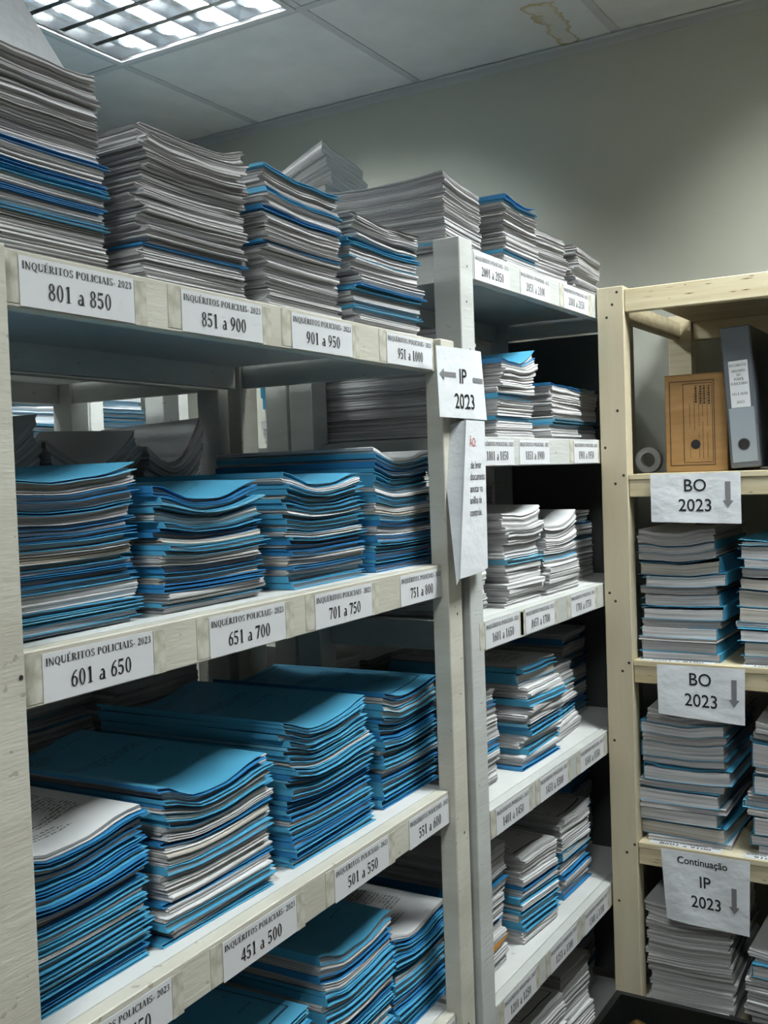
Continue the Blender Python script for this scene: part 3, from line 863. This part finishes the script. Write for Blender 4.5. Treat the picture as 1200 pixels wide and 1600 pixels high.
# second shelf of the left unit
stack(A % '601 a 650', TH, .660, .792, LT[1], .204, .31, .160, 'wbnnbwwbbnwbcwbbwbgnwbgcn', 0, 'sag', 0.6, 0.02, 21, loose=.005)
stack(A % '651 a 700', TH, .900, .790, LT[1], .192, .31, .146, 'wbwwbbcbbwwbbcbnbnwbnnbnb', 0, 'spine', 0.75, 0.06, 22, loose=.005, covertop=.01)
stack(A % '701 a 750', TH, 1.146, .790, LT[1], .200, .31, .158, 'bbwbcwbnwbbwbwbbwbbcbbwb', 0, 'spine', 0.75, 0.02, 23, loose=.005, covertop=.01)
stack(A % '751 a 800', TH, 1.388, .792, LT[1], .136 + .06, .31, .196, 'bnbbbnbbwwbbcwbbwbbnbbwbw', 0, 'spine', 0.75, 0.0, 24, loose=.004, covertop=0)
# third shelf of the left unit
stack(A % '401 a 450', TH, .657, .795, LT[2], .204, .31, .178, 'nbnbbwbnbbwbnwbbwbnbbnbbwbnw', 0, 'spine', 0.8, 0.0, 31, tops='sheet_text', loose=.004)
stack(A % '451 a 500', TH, .884, .795, LT[2], .208, .33, .178, 'bwwbwwbwwgwbwwcwbwwbbwbbwb', 0, 'spine', 0.9, 0.0, 32, tops='blue_text', loose=.006, covertop=.02)
stack(A % '501 a 550', TH, 1.132, .792, LT[2], .214, .33, .198, 'bnbbbnbbwbbnbbbbnbbbwbbnbbbbb', 0, 'spine', 0.9, 0.0, 33, tops='blue_text', loose=.005, covertop=.01)
stack(A % '551 a 600', TH, 1.395, .800, LT[2], .125 + .065, .33, .185, 'nbnbbnbwbbbwbbnbbbbnbbwb', 0, 'spine', 0.7, 0.0, 34, tops='blue_form', loose=.004, covertop=0)
# fourth shelf of the left unit
B_ = 'the %s stack under the 551 shelf'
stack(B_ % 'leftmost', TH, .700, .80, LT[3], .205, .32, .13, 'bbnbwbbnbwbbnb', 0, 'spine', 0.7, 0, 40)
stack(B_ % 'second', TH, .965, .795, LT[3], .205, .33, .178, 'bbwbbnbwbbnbbwbbnb', 1, 'spine', 0.6, 0, 41, tops='blue_form', covertop=.0)
stack(B_ % 'third', TH, 1.200, .795, LT[3], .196, .33, .222, 'bbwbbnbwbbbnbwwbbwbbwbwwb', -1, 'spine', 0.7, 0, 42, tops='blue_text', covertop=.01)
stack(B_ % 'rightmost', TH, 1.408, .795, LT[3], .125 + .065, .33, .165, 'bnbbnbbwbbnbwbnbbnbbbw', 0, 'spine', 0.8, 0, 43, tops='sheet_text')

# middle unit
stack(A % '2001 a 2050', 0, 1.606, .825, RT[0], .188, .30, .134, 'wwbwwgwwwwwwgwwwwgwwww', 6, 'bow', 0.5, 0, 51, vs=1.6, loose=.003)
stack(A % '2051 a 2100', 0, 1.842, .822, RT[0], .172, .28, .144, 'wnwwwbwwgwwwgwwwgwwwwnb', 1, 'bow', 0.5, 0, 52, loose=.004, covertop=.05)
stack('the pile between 2051 and 2101', 0, 2.034, .845, RT[0], .178, .27, .120, 'wwgwwwgwwwgwwwwg', -2, 'flat', 1, 0, 53)
stack(A % '2101 a 2150', 0, 2.232, .830, RT[0], .195, .27, .116, 'wwwgwwwgwwwgwww', 3, 'droop', 1, 0, 54, loose=.007)
A2 = A
stack(A % '1801 a 1850', 0, 1.640, .850, RT[1], .125, .28, .195, 'wwwwgwwwwdwwwwgwwwwgwww', 0, 'flat', 1, 0, 61)
stack('the stack between labels 1801 and 1851', 0, 1.776, .815, RT[1], .175, .29, .148, 'wwwwbwwwwbwwwgwwwb', 1, 'flat', 1, 0.10, 62, loose=.006, covertop=.04)
stack(A % '1851 a 1900', 0, 2.056 - .09 + .09, .822, RT[1], .190, .29, .120, 'wwwwbpwwgwwwwwwb', 2, 'droop', 1, 0, 63, loose=.005, covertop=0)
stack(A % '1901 a 1950', 0, 2.262, .860, RT[1], .185, .27, .125, 'wwwbbwwgwwwb', 0, 'flat', 1, 0, 64)
stack(A % '1601 a 1650', 0, 1.636, .845, RT[2], .138, .28, .145, seqof(6, 'w', 1, 'b', 6, 'w'), 0, 'sag', 1, 0, 71, loose=.005, loosepaper=True)
stack('the stack between labels 1601 and 1651', 0, 1.792, .812, RT[2], .176, .29, .178, seqof(7, 'w', 1, 'p', 7, 'w'), 0, 'droop', 1, 0.10, 72, loose=.008, loosepaper=True)
stack(A % '1651 a 1700', 0, 1.993, .815, RT[2], .182, .29, .145, seqof(6, 'w', 1, 'b', 6, 'w'), 0, 'sag', .7, 0.1, 73, loose=.006, loosepaper=True)
stack(A % '1701 a 1750', 0, 2.200, .862, RT[2], .190, .27, .158, seqof(7, 'd', 1, 'b', 2, 'd', 1, 'n', 2, 'd'), 0, 'flat', .7, 0, 74, loose=.005, loosepaper=True)
stack(A % '1401 a 1450', 0, 1.640, .840, RT[3], .150, .28, .180, seqof(6, 'w', 1, 'n', 1, 'b', 6, 'w', 1, 'b', 2, 'w'), 0, 'flat', 1, 0, 81, loose=.004, tops='sheet_text', loosepaper=True)
stack('the stack between labels 1401 and 1451', 0, 1.880, .830, RT[3], .192, .30, .206, seqof(1, 'b', 2, 'w', 1, 'b', 2, 'w', 2, 'b', 1, 'n', 4, 'w', 1, 'b', 4, 'w', 1, 'B', 1, 'b', 1, 'w'), 0, 'droop', .6, 0, 82, loose=.009, tops='sheet_text', loosepaper=True)
stack(A % '1451 a 1500', 0, 2.090, .848, RT[3], .168, .28, .160, seqof(4, 'w', 2, 'b', 5, 'w', 1, 'p', 3, 'w'), 4, 'droop', .6, 0, 83, loose=.007, tops='sheet_text', loosepaper=True)
stack(A % '1501 a 1550', 0, 2.285, .90, RT[3], .150, .22, .205, seqof(1, 'w', 2, 'b', 2, 'w', 1, 'b', 1, 'w', 1, 'B', 2, 'b', 2, 'w', 1, 'b', 1, 'w'), 0, 'flat', .6, 0, 84, loosepaper=True)
stack(A % '1201 a 1250', 0, 1.640, .840, RT[4], .155, .28, .235, seqof(4, 'w', 1, 'e', 2, 'w', 1, 'b', 5, 'w', 1, 'b', 4, 'w'), 0, 'flat', 1, 0, 91, loose=.006, loosepaper=True)
stack('the stack between labels 1201 and 1251', 0, 1.862, .835, RT[4], .160, .29, .176, seqof(2, 'd', 2, 'b', 1, 'w', 1, 'n', 1, 'w', 1, 'b', 1, 'w', 1, 'b', 5, 'w'), -4, 'droop', .5, 0, 92, loose=.006, tops='sheet_form', loosepaper=True)
stack(A % '1251 a 1300', 0, 2.095, .845, RT[4], .165, .29, .176, seqof(1, 'b', 2, 'w', 1, 'b', 2, 'w', 1, 'b', 1, 'B', 1, 'w', 1, 'g', 4, 'w'), -2, 'droop', .5, 0.03, 93, loose=.007, tops='sheet_form', loosepaper=True)
stack(A % '1301 a 1350', 0, 2.290, .90, RT[4], .150, .22, .190, seqof(1, 'w', 1, 'd', 1, 'b', 1, 'w', 1, 'b', 1, 'w', 1, 'B', 1, 'b', 2, 'w', 1, 'd', 1, 'w', 1, 'b'), 0, 'flat', .5, 0, 94, loosepaper=True)
C_ = 'the %s stack under the 1251 shelf'
stack(C_ % 'leftmost', 0, 1.640, .84, RT[5], .19, .28, .12, seqof(8, 'w'), 0, 'flat', .5, 0, 101, loosepaper=True)
stack(C_ % 'second', 0, 1.866, .835, RT[5], .180, .29, .170, seqof(4, 'w', 1, 'g', 6, 'w'), -2, 'droop', .5, 0, 102, tops='sheet_form', loose=.006, loosepaper=True)
stack(C_ % 'third', 0, 2.078, .845, RT[5], .170, .29, .178, seqof(4, 'w', 1, 'g', 6, 'w', 1, 'g'), -3, 'droop', .5, 0, 103, tops='sheet', loose=.006, loosepaper=True)
stack(C_ % 'rightmost', 0, 2.290, .90, RT[5], .150, .22, .19, seqof(3, 'w', 1, 'b', 1, 'd', 2, 'w', 1, 'b', 2, 'd'), 0, 'flat', .5, 0, 104, loosepaper=True)
stack('the tall pile rising behind the 901 stack', 0, 1.815, 1.215, .379, .19, .27, .315, 'wwwwwwwwwwww', 4, 'droop', 1.2, 0, 55, loose=.012, back=.42)

# pine unit: piles face the aisle, so their width runs along -y
def wstack(where, y, z, W, H, seq, seed, **kw):
    kw.setdefault('kind', 'sag'); kw.setdefault('loose', .006)
    stack(where, -math.pi / 2, 0, 0, z, W, .30, H, seq, kw.pop('yaw', 0), kw.pop('kind'), kw.pop('amp', .5), kw.pop('curl', 0), seed, place=(kw.pop('x', 2.272), y, z + 0.0004), **kw)
wstack('the left stack below the upper BO sign', .716, WT[1 + 1], .176, .285, 'BBdBdBBdBBdBdd', 201, mirror=True)
wstack('the right stack below the upper BO sign', .498, WT[2], .20, .265, 'dBBdBBBdBBp', 202, mirror=True)
wstack('the left stack below the lower BO sign', .712, WT[3], .190, .300, 'dBBdBdBdBdBdd', 203, loose=.009)
wstack('the right stack below the lower BO sign', .488, WT[3], .20, .290, 'dBBdpdBdBpdd', 204, loose=.009)
wstack('the left stack below the Continuação sign', .717, WT[4], .190, .270, 'wwwwwwwdwwwdwwdwww', 205, yaw=1)
wstack('the right stack below the Continuação sign', .498, WT[4], .20, .200, 'BdddwdddwddBdw', 206, loose=.01)

# ------------------------------------------------------------------ uncountable rest: files in the shadow behind and across the far aisle
sink = SINK
def bstack(rot, u, v, z, W, D, H, n, fb, seed, **kw):
    stack('', rot, u, v, z, W, D, H, mixseq(n, fb, seed, 'd', 'g'), kw.pop('yaw', 0), kw.pop('kind', 'flat'), kw.pop('amp', 1), kw.pop('curl', 0), seed, sink=sink, lod=kw.pop('lod', 1), **kw)
bstack(TH, .70, 1.225, LT[1], .215, .24, .215, 14, .0, 300, kind='sag', amp=3, curl=0, loose=.008)
bstack(TH, .93, 1.225, LT[1], .208, .24, .222, 16, .0, 301, kind='sag', amp=3.4, curl=.0, loose=.008)
bstack(TH, 1.15, 1.225, LT[1], .198, .24, .215, 18, .0, 302, kind='sag', amp=3.6, curl=.0, loose=.008)
bstack(TH, 1.365, 1.225, LT[1], .155, .24, .215, 16, .0, 303, kind='sag', amp=3.0, curl=.1, loose=.006)
bstack(TH, .70, 1.225, LT[2], .25, .24, .26, 12, .0, 304); bstack(TH, 1.0, 1.225, LT[2], .22, .24, .22, 12, .3, 305); bstack(TH, 1.27, 1.225, LT[2], .22, .24, .24, 12, .1, 306)
bstack(TH, .75, 1.225, LT[3], .25, .24, .2, 10, .4, 307); bstack(TH, 1.1, 1.225, LT[3], .22, .24, .25, 10, .1, 308)
bstack(TH, 1.36, 1.225, LT[3], .15, .24, .25, 10, .1, 309)
for r_, (z, hh) in enumerate(((RT[1], .18), (RT[2], .19), (RT[3], .2), (RT[4], .2), (RT[5], .2))):
    for i in range(5):
        if r_ == 0 and i < 1: continue
        bstack(0, 1.68 + i * .224, 1.205, z, .205, .26, hh * (0.85 + 0.1 * ((i * 7 + r_ * 3) % 4)), 10, .12, 320 + r_ * 6 + i, lod=2)
for z in (0.05, -0.4, 0.5):
    for i, x in enumerate((1.02, 1.24, 1.46, 1.68, 1.90, 2.24)):
        bstack(0, x, 2.335, z, .20, .26, .27 + .03 * (i % 2), 22, .75, 350 + i + int(z * 20), lod=1, kind='flat', loose=.008)
for i, x in enumerate((2.03, 2.23, 2.43, 2.61)):  # unseen piles added on the back unit's top to keep light off the wall
    bstack(0, x, 1.20, .379, .175, .27, (.16, .19, .22, .24)[i], 10, .05, 370 + i, lod=2)
# papers on top of the back units
bstack(TH, 1.03, 1.23, LT[0], .2, .25, .225, 16, .1, 381, curl=0.1)
def merge(name, items, mats, label, cat):
    V = []; F = []; FM = []; U = []
    for v, f, fm, u in items:
        b = len(V); V += v; F += [tuple(a + b for a in q) for q in f]; FM += fm; U += u
    o = mesh_obj(name, V, F, mats, None, True, FM, U)
    return tag(o, label, cat, None, 'stuff')
merge('paper_bundles', sink['pages'] + sink['paper'], [MAT['pages'], MAT['sheet']], 'smaller white paper bundles packed on the middle unit and in the shadows behind', 'paper bundles')
merge('case_folders', sink['blue'], [MAT['blue'], MAT['blue']], 'blue folders packed on the far shelves, glimpsed through the gaps', 'folders')

# ------------------------------------------------------------------ more single things
def sheet_obj(name, quad_fn, nx, ny, m, parent=None, t=0.0004, back=(0, 1, 0), uv=True):
    """thin curved sheet with thickness from a function (a,b) -> point"""
    V = [quad_fn(i / nx, j / ny) for j in range(ny + 1) for i in range(nx + 1)]
    n = len(V); bk = Vector(back) * t
    V2 = [tuple(Vector(p) + bk) for p in V]
    F = []
    g = lambda i, j: j * (nx + 1) + i
    for j in range(ny):
        for i in range(nx):
            F.append((g(i, j), g(i + 1, j), g(i + 1, j + 1), g(i, j + 1)))
            F.append((n + g(i, j + 1), n + g(i + 1, j + 1), n + g(i + 1, j), n + g(i, j)))
    for i in range(nx):
        F.append((g(i + 1, 0), g(i, 0), n + g(i, 0), n + g(i + 1, 0))); F.append((g(i, ny), g(i + 1, ny), n + g(i + 1, ny), n + g(i, ny)))
    for j in range(ny):
        F.append((g(0, j), g(0, j + 1), n + g(0, j + 1), n + g(0, j))); F.append((g(nx, j + 1), g(nx, j), n + g(nx, j), n + g(nx, j + 1)))
    return mesh_obj(name, [tuple(v) for v in V] + V2, F, m, parent, True)

def on_sheet(fn, a, b, off=(0, -0.0007, 0)):
    p = Vector(fn(a, b)) + Vector(off); return tuple(p)

def text_on(fn, w, h, items, name, m, parent, off):
    """items: list of (verts2d, faces) centred at (cx, cy) in sheet metres"""
    V = []; F = []
    for (v, f), cx, cy, sx, sy in items:
        b = len(V)
        for x, y in v: V.append(on_sheet(fn, (cx + x * sx) / w, (cy + y * sy) / h, off))
        F += [tuple(q + b for q in k) for k in f]
    return mesh_obj(name, V, F, m, parent)

def arrow(kind, L, w, hw, hl):
    """down / left arrow polygon"""
    p = [(-w, L / 2), (w, L / 2), (w, -L / 2 + hl), (hw, -L / 2 + hl), (0, -L / 2), (-hw, -L / 2 + hl), (-w, -L / 2 + hl)]
    if kind == 'left': p = [(y, x) for x, y in p][::-1]
    f = [(0, 1, 2, 6), (3, 4, 5)] if kind != 'left' else [(6, 5, 4, 0), (3, 2, 1)]
    return p, f

def sign_fn(p00, p10, p11, p01, bulge, out):
    """bilinear sheet through four corners (bottom-left, bottom-right, top-right, top-left) bulging along `out`"""
    a_, b_, c_, d_ = map(Vector, (p00, p10, p11, p01)); o = Vector(out)
    def fn(a, b):
        p = a_ * (1 - a) * (1 - b) + b_ * a * (1 - b) + c_ * a * b + d_ * (1 - a) * b
        return p + o * (bulge * (math.sin(math.pi * a) * 0.6 * (1 - 0.6 * b) + 0.25 * math.sin(7 * a + 2 * b)) + 0.0)
    return fn

# BO / IP signs hanging from the pine shelves (sheet plane faces -x, reading direction -y)
def pine_sign(lines, ytl, ytr, ybl, ybr, ztl, ztr, zbl, zbr, label, bulge=0.004, arrow_at=(0.163, 0.058)):
    X = WX - 0.004
    fn = sign_fn((X - 0.006, ybl, zbl), (X - 0.004, ybr, zbr), (X, ytr, ztr), (X, ytl, ztl), bulge, (-1, 0, 0))
    t = empty('paper_sign', (0, 0, 0), 0, label, 'sign', 'A4 direction signs hanging from the shelves')
    sheet_obj('paper', fn, 16, 8, MAT['sign'], t, 0.0004, (1, 0, 0))
    W, H = abs(ytl - ytr), abs(ztl - zbl)
    off = (-0.0006, 0, 0)
    text_on(fn, W, H, [(sans(s, sz, bold=0.0003), cx, cy, 1, 1) for s, sz, cx, cy in lines], 'lettering', MAT['ink'], t, off)
    text_on(fn, W, H, [(arrow('down', 0.052, 0.0055, 0.0115, 0.014), arrow_at[0], arrow_at[1], 1, 1)], 'arrow', MAT['arrow'], t, off)
    return t
pine_sign([('BO', 0.036, 0.095, 0.076), ('2023', 0.036, 0.095, 0.035)], .672, .483, .670, .482, -.0215, -.0215, -.124, -.129,
          'white paper sign BO 2023 hanging under the cardboard box shelf')
pine_sign([('BO', 0.036, 0.092, 0.078), ('2023', 0.036, 0.094, 0.036)], .668, .483, .665, .484, -.434, -.4325, -.540, -.551,
          'white paper sign BO 2023 hanging between the two blue file shelves')
pine_sign([('Continuação', 0.021, 0.088, 0.132), ('IP', 0.034, 0.092, 0.091), ('2023', 0.034, 0.094, 0.049)], .669, .481, .658, .484, -.8385, -.8385, -.990, -.998,
          'white paper sign Continuação IP 2023, rumpled, lowest on the pine shelving', 0.008, (0.155, 0.066))

# IP 2023 sign on the meeting posts of the white units
t = empty('paper_sign', (0, 0, 0), 0, 'white paper sign IP 2023 with arrows pinned where the white units meet', 'sign', 'A4 direction signs hanging from the shelves')
Y0 = 0.772
def ipfn(a, b):
    x = 1.457 + 0.17 * a - 0.004 * (1 - b) * a * -1; z = 0.086 + 0.112 * b + 0.004 * a * (b - 0.2)
    yy = Y0 + 0.004 * math.sin(math.pi * a) * -1 + max(0, a - 0.90) ** 2 * 0.4 - 0.006 * (1 - b) * abs(a - .5)
    return Vector((x + (0.006 * (1 - b) if a > .5 else 0), yy, z))
sheet_obj('paper', ipfn, 24, 8, MAT['sign'], t, 0.0004, (0, 1, 0))
text_on(ipfn, .17, .112, [(sans('IP', 0.033, bold=.0004), 0.080, 0.066, 1, 1), (sans('2023', 0.034, bold=.0003), 0.083, 0.026, 1, 1)], 'lettering', MAT['ink'], t, (0, -0.0006, 0))
text_on(ipfn, .17, .112, [(arrow('left', 0.052, 0.004, 0.0095, 0.014), 0.031, 0.068, 1, 1)], 'arrow', MAT['arrow'], t, (0, -0.0006, 0))
text_on(ipfn, .17, .112, [(([(-.022, -.004), (.018, -.004), (.018, .004), (-.022, .004)], [(0, 1, 2, 3)]), 0.137, 0.063, 1, 1)], 'arrow', MAT['arrow'], t, (0, -0.0007, 0))


# notice below it, its left half folded back
t = empty('paper_notice', (0, 0, 0), 0, 'long white notice with red heading, folded back, under the IP 2023 sign', 'notice')
def nfn(a, b):
    xl = 1.487 + 0.050 * b; xr = 1.612 + 0.005 * b
    x = xl + (xr - xl) * a; z = -0.172 + 0.255 * b + 0.006 * a * (1 - b)
    yy = 0.768 - 0.006 * math.sin(math.pi * a) * (1 - b) - 0.010 * (1 - a) * (1 - 0.5 * b)
    return Vector((x, yy, z))
sheet_obj('paper', nfn, 12, 14, MAT['sign'], t, 0.0004, (0, 1, 0))
def flap(a, b):
    p = nfn(0, b); return Vector((p.x + 0.001 - a * 0.012 * b - a * .004, p.y + 0.001 + a * (0.035 * b + 0.004), p.z - a * 0.01))
sheet_obj('folded_flap', flap, 6, 10, MAT['sign'], t, 0.0004, (1, 0.2, 0))
def nline(s, zc, size, xl):
    v, f = sans(s, size, 'LEFT', bold=0); return [(x * 0.80 + xl, y + zc) for x, y in v], f
def ntext(rows, name, m):
    V = []; F = []
    for s, z, size, xl in rows:
        v, f = nline(s, z, size, xl); b = len(V)
        for x, zz in v:
            bb = (zz + .172) / .255; xa = 1.487 + .05 * bb; xb = 1.612 + .005 * bb; aa = (x - xa) / (xb - xa)
            p = nfn(aa, bb); V.append((p.x, p.y - 0.0006, zz))
        F += [tuple(q + b for q in k) for k in f]
    mesh_obj(name, V, F, m, t)
ntext([('ÃO:', 0.046, 0.021, 1.545)], 'red_heading', MAT['red_ink'])
ntext([('de levar', 0.009, 0.018, 1.545), ('documento', -0.010, 0.018, 1.541), ('anotar na', -0.030, 0.018, 1.538), ('anilha de', -0.049, 0.018, 1.535), ('controle.', -0.069, 0.018, 1.532)], 'lettering', MAT['ink'])

def topsheet(a, b):
    x = .604 + .208 * a - .125 * b * a * (1 - .2 * b) - .02 * b; y = .806 + .05 * b + .02 * math.sin(3 * a)
    return Vector((x - y * TH, y + x * TH, .4235 + .19 * b + .004 * math.sin(6 * a + 5 * b)))
tag(sheet_obj('loose_sheet', topsheet, 14, 12, MAT['sign'], None, 0.0006, (0, 1, 0)), 'large white sheet curling up from the top of the 801 a 850 stack', 'paper sheet')

# labels lying on the pine shelf boards
def flat_label(y0, z, txt, label, L=0.155, ang=0.0):
    t = empty('shelf_label', (WX + 0.008, y0, z + 0.0006), -math.pi / 2 + ang, label, 'label', 'printed range labels lying on the pine shelves')
    MB().box(0, L, 0, 0.028, 0, 0.0004).build('paper', MAT['label'], t)
    lt = MB(); 
    for s, sz, cy in ((txt[0], 0.0082, 0.0215), (txt[1], 0.0135, 0.0085)):
        v, f = sans(s, sz, bold=.0003)
        w_ = max(p[0] for p in v) - min(p[0] for p in v); k = min(1.0 if sz > .01 else 9, L * 0.94 / w_)
        if sz > .01: k = L * .72 / w_
        b = len(lt.v); lt.v += [(L / 2 + x * k, cy + y, 0.0006) for x, y in v]; lt.f += [tuple(q + b for q in g) for g in f]; lt.m += [0] * len(f)
    lt.build('lettering', MAT['ink'], t)
flat_label(.700, WT[3], ('BOLETINS DE OCORRÊNCIA - 2023', '8601 a 9100'), 'printed label 8601 a 9100 lying on the pine shelf above the Continuação sign')
flat_label(.500, WT[3], ('BOLETINS DE OCORRÊNCIA - 2023', '9101 a 9600'), 'printed label lying on the pine shelf right of the 8601 a 9100 label')
flat_label(.706, WT[2], ('BOLETINS DE OCORRÊNCIA - 2023', '7601 a 8100'), 'printed label lying under the blue files above the lower BO 2023 sign')
flat_label(.492, WT[2], ('BOLETINS DE OCORRÊNCIA - 2023', '1051 a 1100'), 'printed label at the right frame edge above the lower BO 2023 sign')

# cardboard archive box on the pine shelf
tb = empty('archive_box', (2.33, .663, WT[1] + 0.0006), -math.pi / 2, 'brown cardboard archive box with printed form, standing left of the grey binder', 'box')
bw_, bh_, bd_ = .134, .212, .34
b = MB()
b.box(0, bw_, 0, bd_, 0, bh_, 0, 0.0012)
b.build('body', MAT['card'], tb)
MB().box(-.001, bw_ + .001, .004, bd_ + .002, bh_ + .0003, bh_ + .003).build('lid_flap', MAT['card'], tb)
p = MB(); yy = -0.0006
def fr(x0, x1, z0, z1, w):
    for a in ((x0, x1, z0, z0 + w), (x0, x1, z1 - w, z1), (x0, x0 + w, z0 + w, z1 - w), (x1 - w, x1, z0 + w, z1 - w)):
        p.poly([(a[0], yy, a[2]), (a[1], yy, a[2]), (a[1], yy, a[3]), (a[0], yy, a[3])])
fr(.010, .108, .014, .200, .0016); fr(.040, .104, .020, .194, .0012)
for x, z0, z1 in ((.092, .10, .186), (.092, .03, .085), (.082, .12, .186), (.082, .028, .11), (.074, .10, .18), (.074, .03, .085), (.064, .09, .17), (.054, .10, .15), (.054, .03, .06)):
    p.poly([(x, yy, z0), (x + .0007, yy, z0), (x + .0007, yy, z1), (x, yy, z1)])
rngb = random.Random(3)
for x in (.0945, .0845, .0765, .0665):
    z = .188
    while z > .15:
        L = rngb.uniform(.002, .005); p.poly([(x, yy, z - L), (x + .004, yy, z - L), (x + .004, yy, z), (x, yy, z)]); z -= L + .0015
p.build('printing', mat('brown_black_ink', srgb(52, 36, 30), 0.7), tb)
def disc(name, cx, cz, r, y, m, parent, n=24):
    V = [(cx + r * math.cos(i * 2 * math.pi / n), y, cz + r * math.sin(i * 2 * math.pi / n)) for i in range(n)]
    return mesh_obj(name, V, [tuple(range(n))], m, parent)
disc('finger_hole', .066, .060, .0105, -0.0008, MAT['hole'], tb)

# grey lever-arch style case leaning beside the box
tg = empty('file_binder', (2.31, .519, WT[1] + 0.0008), -math.pi / 2, 'tall grey file binder with white spine label, right of the cardboard box', 'binder')
tg.rotation_euler = (0, math.radians(-3.2), -math.pi / 2)
tg.location.z += 0.004
MB().box(0, .062, 0, .25, 0, .302, 0, 0.003).build('case', MAT['grey_board'], tg)
MB().box(.006, .058, -.0012, -.0004, .012, .128, 0, .0003).build('pocket', MAT['clear'], tg)
MB().box(.012, .052, -.0016, -.0006, .128, .228, 0, .0003).build('spine_label', MAT['label'], tg)
L = MB()
for s, z, w in (('DOCUMENTOS', .2155, .036), ('ORIUNDOS', .2035, .030), ('DO', .195, .008), ('PODER', .186, .020), ('JUDICIARIO', .1765, .036), ('VIA E-MAIL', .1545, .034), ('2023', .137, .017)):
    for q in serif(s, .0055, w, .032, z): L.poly([(x, -.0019, zz) for x, zz in q])
L.build('lettering', MAT['ink'], tg)
disc('finger_ring', .032, .050, .0125, -0.0019, mat('binder_ring', srgb(70, 74, 80), .3, .4), tg)
disc('finger_hole', .032, .050, .0105, -0.0024, MAT['hole'], tg)

# black and white patterned binder at the frame's edge
tz = empty('file_binder', (2.30, .432, WT[1] + 0.0008), -math.pi / 2, 'black binder with white leaf pattern at the right edge of the shelf', 'binder')
MB().box(0, .075, 0, .26, 0, .300, 0, 0.003).build('case', mat('black_board', srgb(20, 20, 22), .4), tz)
pm = MB(); rz_ = random.Random(9)
for _ in range(26):
    cx, cz = rz_.uniform(.006, .068), rz_.uniform(.012, .285); L_ = rz_.uniform(.006, .011); a = rz_.uniform(0, 3.14); w_ = L_ * .38
    if .02 < cx < .066 and .13 < cz < .245: continue
    pts = []
    for k in range(10):
        q = k / 10 * 2 * math.pi; x = L_ * math.cos(q); y = w_ * math.sin(q) * (1 - 0.4 * math.cos(q))
        X, Z_ = cx + x * math.cos(a) - y * math.sin(a), cz + x * math.sin(a) + y * math.cos(a)
        pts.append((min(.073, max(.002, X)), -.0006 , Z_))
    pm.poly(pts)
pm.build('leaf_pattern', mat('white_print', srgb(210, 210, 212), .5), tz)
MB().box(.026, .066, -.0014, -.0004, .135, .240).build('spine_label', MAT['label'], tz)

# curled round label by the back of the pine unit's left side
tr = empty('tape_roll', (2.43, .735, WT[1] + 0.0006), 0, 'white tape roll seen behind the pine post beside the shelf board', 'tape')
V = []; F = []; n = 24
for (r, x) in ((.030, 0), (.030, .022), (.017, .022), (.017, 0)):
    for i in range(n): V.append((x, r * math.cos(i * 2 * math.pi / n), .030 + r * math.sin(i * 2 * math.pi / n)))
for k in range(4):
    for i in range(n): F.append((k * n + i, k * n + (i + 1) % n, ((k + 1) % 4) * n + (i + 1) % n, ((k + 1) % 4) * n + i))
mesh_obj('roll', V, F, MAT['label'], tr, True)

# orange envelope poking out of the 1201 pile, loose sheets
def leaf(name, pts, m, label, cat, t=0.0005):
    mb = MB(); mb.extr(pts, (0, 0, t)); return tag(mb.build(name, m), label, cat)

# black crate at the bottom with a film-wrapped parcel
tc = empty('storage_crate', (1.83, .30, FLOOR), 0, 'black plastic crate on the floor in front of the pine shelving', 'crate')
cb = MB(); x0, x1, y0, y1, hC = 0, .375, -.28, .462, 1.175 * 0 + (-1.168 - FLOOR)
cb.box(x0, x1, y0, y1, 0, .006)
for a in ((x0, x0 + .006, y0, y1), (x1 - .006, x1, y0, y1), (x0 + .006, x1 - .006, y0, y0 + .006), (x0 + .006, x1 - .006, y1 - .006, y1)): cb.box(*a, .006, hC)
cb.build('body', MAT['black_plastic'], tc)
rb = MB()
for a in ((x0 - .008, x0, y0 - .008, y1 + .008), (x1, x1 + .008, y0 - .008, y1 + .008), (x0, x1, y0 - .008, y0), (x0, x1, y1, y1 + .008)): rb.box(*a, hC - .02, hC)
rb.build('rim', MAT['black_plastic'], tc)
def blob(name, c, r, m, seed, label, cat):
    rng = random.Random(seed); V = []; F = []; nu, nv = 20, 12
    ph = [rng.uniform(0, 6) for _ in range(4)]
    for j in range(nv + 1):
        v = math.pi * j / nv
        for i in range(nu):
            u = 2 * math.pi * i / nu
            k = 1 + .10 * math.sin(5 * u + ph[0]) * math.sin(3 * v + ph[1]) + .05 * math.sin(9 * u + ph[2] + 4 * v)
            sq = lambda q: math.copysign(abs(q) ** 0.55, q)
            V.append((r[0] * k * sq(math.cos(u)) * sq(math.sin(v)), r[1] * k * sq(math.sin(u)) * sq(math.sin(v)), r[2] * (1 + .04 * math.sin(3 * u)) * sq(math.cos(v)) + r[2]))
    for j in range(nv):
        for i in range(nu): F.append((j * nu + i, (j + 1) * nu + i, (j + 1) * nu + (i + 1) % nu, j * nu + (i + 1) % nu))
    o = mesh_obj(name, V, F, m, None, True, sharp=60); o.location = c
    return tag(o, label, cat)
blob('wrapped_parcel', (2.10, .685, FLOOR + .008), (.072, .055, .180), MAT['film'], 4, 'brown film-wrapped parcel lying inside the black crate', 'parcel')
